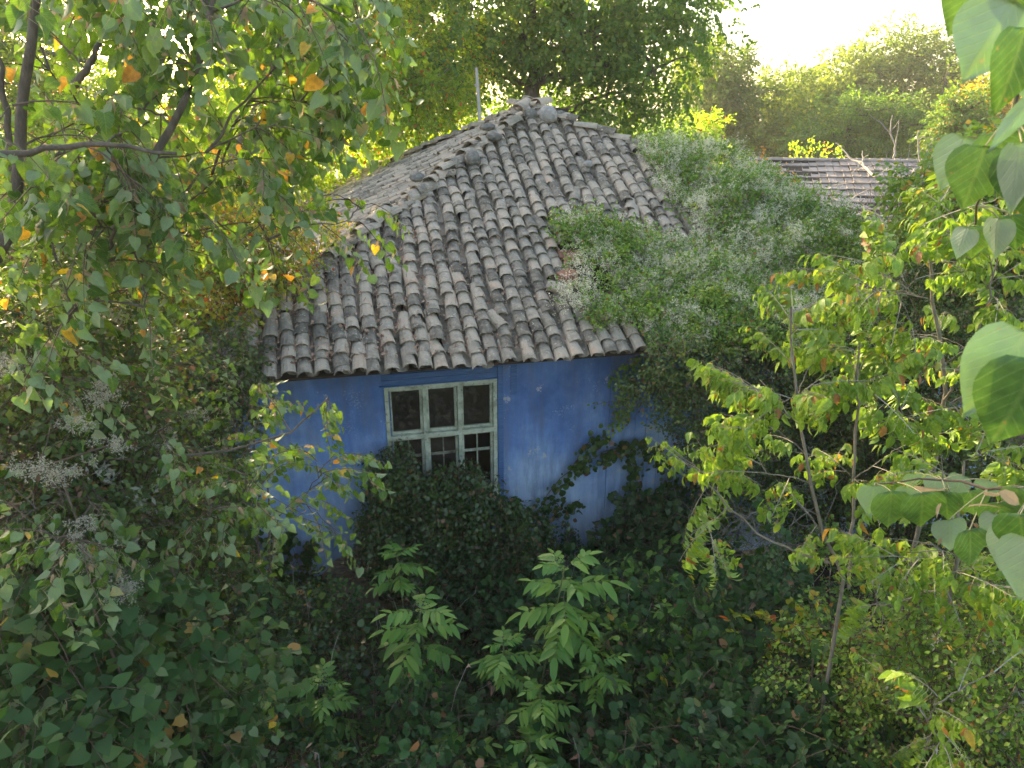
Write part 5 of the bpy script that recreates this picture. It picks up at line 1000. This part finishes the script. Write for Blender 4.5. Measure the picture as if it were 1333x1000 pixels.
# ---- foreground linden at the right edge: every leaf an object
fx = at(1720, 450, 1.9); og = fx*[1, 1, 0]; t = thing('linden_tree', og, 'linden standing just outside the right edge, its large pale leaves hanging into view', 'tree')
a = Acc(); tr = smooth_line([og, fx, fx+[.1, 0, 2.5]], 10); a.tube(tr, np.linspace(.07, .04, 10), 9, 0, .05); obj('trunk', a, M['bark'], t, og, smooth=True)
def fine_leaf(p, tip, width, curl, fold, face, wav):
    """heart shaped blade as a fine grid with a wavy margin"""
    n, m = 14, 5; L = np.linalg.norm(tip-p); ys = np.linspace(0, 1, n); V = []; UV = []; hw = [0.0, .30, .42, .47, .485, .47, .44, .39, .33, .265, .195, .125, .06, .0]; off = [0.0, -.07, -.06, -.03, 0, 0, 0, 0, 0, 0, 0, 0, 0, 0]
    for i, y in enumerate(ys):
        for j in range(-m, m+1):
            u = j/m; x = u*hw[i]*width; yy = y+off[i]*abs(u)**1.5; z = fold*abs(x)-curl*y*y+wav*.03*math.sin(y*9+u*3+wav*7)*abs(u)-.10*abs(u)**3*width*.4; V.append([x, yy, z]); UV.append([u*hw[i], y])
    w_ = 2*m+1; F = [[i*w_+j, i*w_+j+1, (i+1)*w_+j+1, (i+1)*w_+j] for i in range(n-1) for j in range(w_-1)]
    R = basis((tip-p)/L, face)[0]*L; a = Acc(); a.add(np.array(V)@R.T+p, F, 0, np.array(UV)); return a
FL = [ # base px, tip px, Y, width, curl, facing sign (1 = upper side towards us), branch
 ((1278, -38), (1234, 48), 1.10, 1.0, .25, 1, 0), ((1322, 2), (1256, 108), 1.05, 1.15, .2, -1, 0), ((1334, 36), (1302, 152), 1.0, .75, .3, 1, 0), ((1352, 52), (1345, 140), 1.1, 1, .3, -1, 0), ((1345, 128), (1286, 200), 1.15, .35, .1, -1, 0),
 ((1283, 190), (1254, 276), 1.15, 1.05, .35, 1, 0), ((1258, 178), (1219, 248), 1.25, .95, .5, -1, 0), ((1300, 170), (1312, 240), 1.2, 1.1, .3, 1, 0), ((1330, 185), (1312, 284), 1.1, .55, .3, -1, 0), ((1343, 190), (1340, 300), 1.1, 1.0, .3, 1, 0),
 ((1260, 296), (1243, 338), 1.6, .9, .3, -1, 0), ((1268, 294), (1262, 340), 1.6, 1.1, .3, 1, 0), ((1300, 284), (1291, 340), 1.5, .8, .3, -1, 0), ((1318, 280), (1322, 330), 1.5, 1.1, .3, 1, 0), ((1325, -10), (1335, 60), 1.2, 1.0, .3, 1, 0),
 ((1338, 432), (1255, 545), .85, .95, .12, -1, 1), ((1352, 470), (1292, 590), .82, 1.0, .3, 1, 1),
 ((1138, 632), (1132, 676), 1.75, .95, .2, -1, 2), ((1160, 640), (1158, 692), 1.7, 1.1, .2, 1, 2), ((1183, 634), (1180, 668), 1.8, 1.1, .2, -1, 2), ((1200, 642), (1202, 693), 1.65, 1.15, .25, 1, 2), ((1192, 616), (1186, 640), 1.9, 1.2, .3, -1, 2), ((1218, 620), (1213, 652), 1.85, 1.1, .3, -1, 2), ((1230, 640), (1234, 682), 1.7, 1.1, .2, 1, 2),
 ((1252, 618), (1240, 650), 1.8, 1, .3, -1, 2), ((1236, 676), (1240, 722), 1.6, 1.0, .25, -1, 2), ((1262, 690), (1266, 742), 1.5, 1.0, .2, 1, 2), ((1262, 640), (1270, 676), 1.7, 1.1, .2, 1, 2), ((1296, 668), (1283, 714), 1.5, .8, .4, -1, 2), ((1300, 655), (1306, 700), 1.5, 1.1, .3, 1, 2), ((1312, 690), (1296, 748), 1.4, .9, .3, -1, 2), ((1328, 670), (1334, 740), 1.3, 1.0, .3, 1, 2), ((1345, 700), (1326, 790), 1.25, .9, .25, -1, 2), ((1325, 635), (1318, 672), 1.5, 1.1, .3, 1, 2), ((1285, 625), (1280, 655), 1.7, 1.0, .3, -1, 2)]
BR = [[tr[7]-[0, 0, 0], at(1420, 60, 1.4), at(1340, 80, 1.25), at(1300, 180, 1.22), at(1270, 292, 1.6)], [tr[6], at(1420, 430, 1.1), at(1345, 432, .9)], [tr[5], at(1420, 640, 1.5), at(1333, 640, 1.55), at(1230, 622, 1.75), at(1140, 630, 1.78)]]
bn_ = []
for q in BR:
    qq = smooth_line(q, 14); qq[1:-1] += rnd(12, .004); a = Acc(); a.tube(qq, np.linspace(.008, .0018, 14), 6); obj('branch', a, M['twig'], t, og, smooth=True); bn_.append(qq)
for i, (b_, tp_, Yd, wd, cu, sg, bi) in enumerate(FL):
    p = at(*b_, Yd); q = at(*tp_, Yd+RS.uniform(-.012, .012)); wd = wd*(.80 if bi == 2 else .9); tocam = np.array([0, 0, CAMZ])-p; tocam /= np.linalg.norm(tocam)
    # underside leaves are seen from behind: the blade is built facing away
    face_ = tocam*sg+rnd(1, .2)[0]+np.array([-.2 if i % 2 else .2, 0, .25])
    lo = fine_leaf(p, q, wd, cu*sg*.6, RS.uniform(.05, .4), face_, RS.uniform(-1, 1)); o = obj('leaf', lo, M['linden_near'], t, og, smooth=True)
    nb_ = bn_[bi]; s = nb_[np.argmin(np.linalg.norm(nb_-p, axis=1))]; a = Acc(); a.tube(bez(s, p, .01, 6), np.linspace(.0016, .0012, 6), 6); obj('leaf_stalk', a, M['petiole'], t, og, smooth=True)
for (x0, y0, x1, y1, Yd) in ((1190, 632, 1240, 650, 1.7), (1225, 655, 1215, 672, 1.6), (1260, 660, 1300, 650, 1.5), (1280, 640, 1333, 652, 1.5), (1225, 700, 1222, 712, 1.6), (1300, 640, 1340, 660, 1.45)):
    p = at(x0, y0, Yd); q = at(x1, y1, Yd); a = Acc(); tpb = lance(0, .3, .3); L = np.linalg.norm(q-p); scatter(a, [tpb], p[None], basis(q-p, rnd(1)[0]), np.array([L])); obj('bract', a, M['bract'], t, og)

# ================================================================== air
hz, ht, hp = mat('hazy_air'); ht.nodes.remove(hp); pv = ht.nodes.new('ShaderNodeVolumePrincipled'); pv.inputs['Density'].default_value = .0011; pv.inputs['Anisotropy'].default_value = .3
pv.inputs['Color'].default_value = (.95, .93, .88, 1); ht.links.new(pv.outputs[0], ht.nodes['Material Output'].inputs['Volume'])
a = Acc(); a.box((0, 10, 8.2), (640, 640, 19.6)); o = obj('haze', a, hz, kind='stuff', label='thin warm evening haze over the whole place')
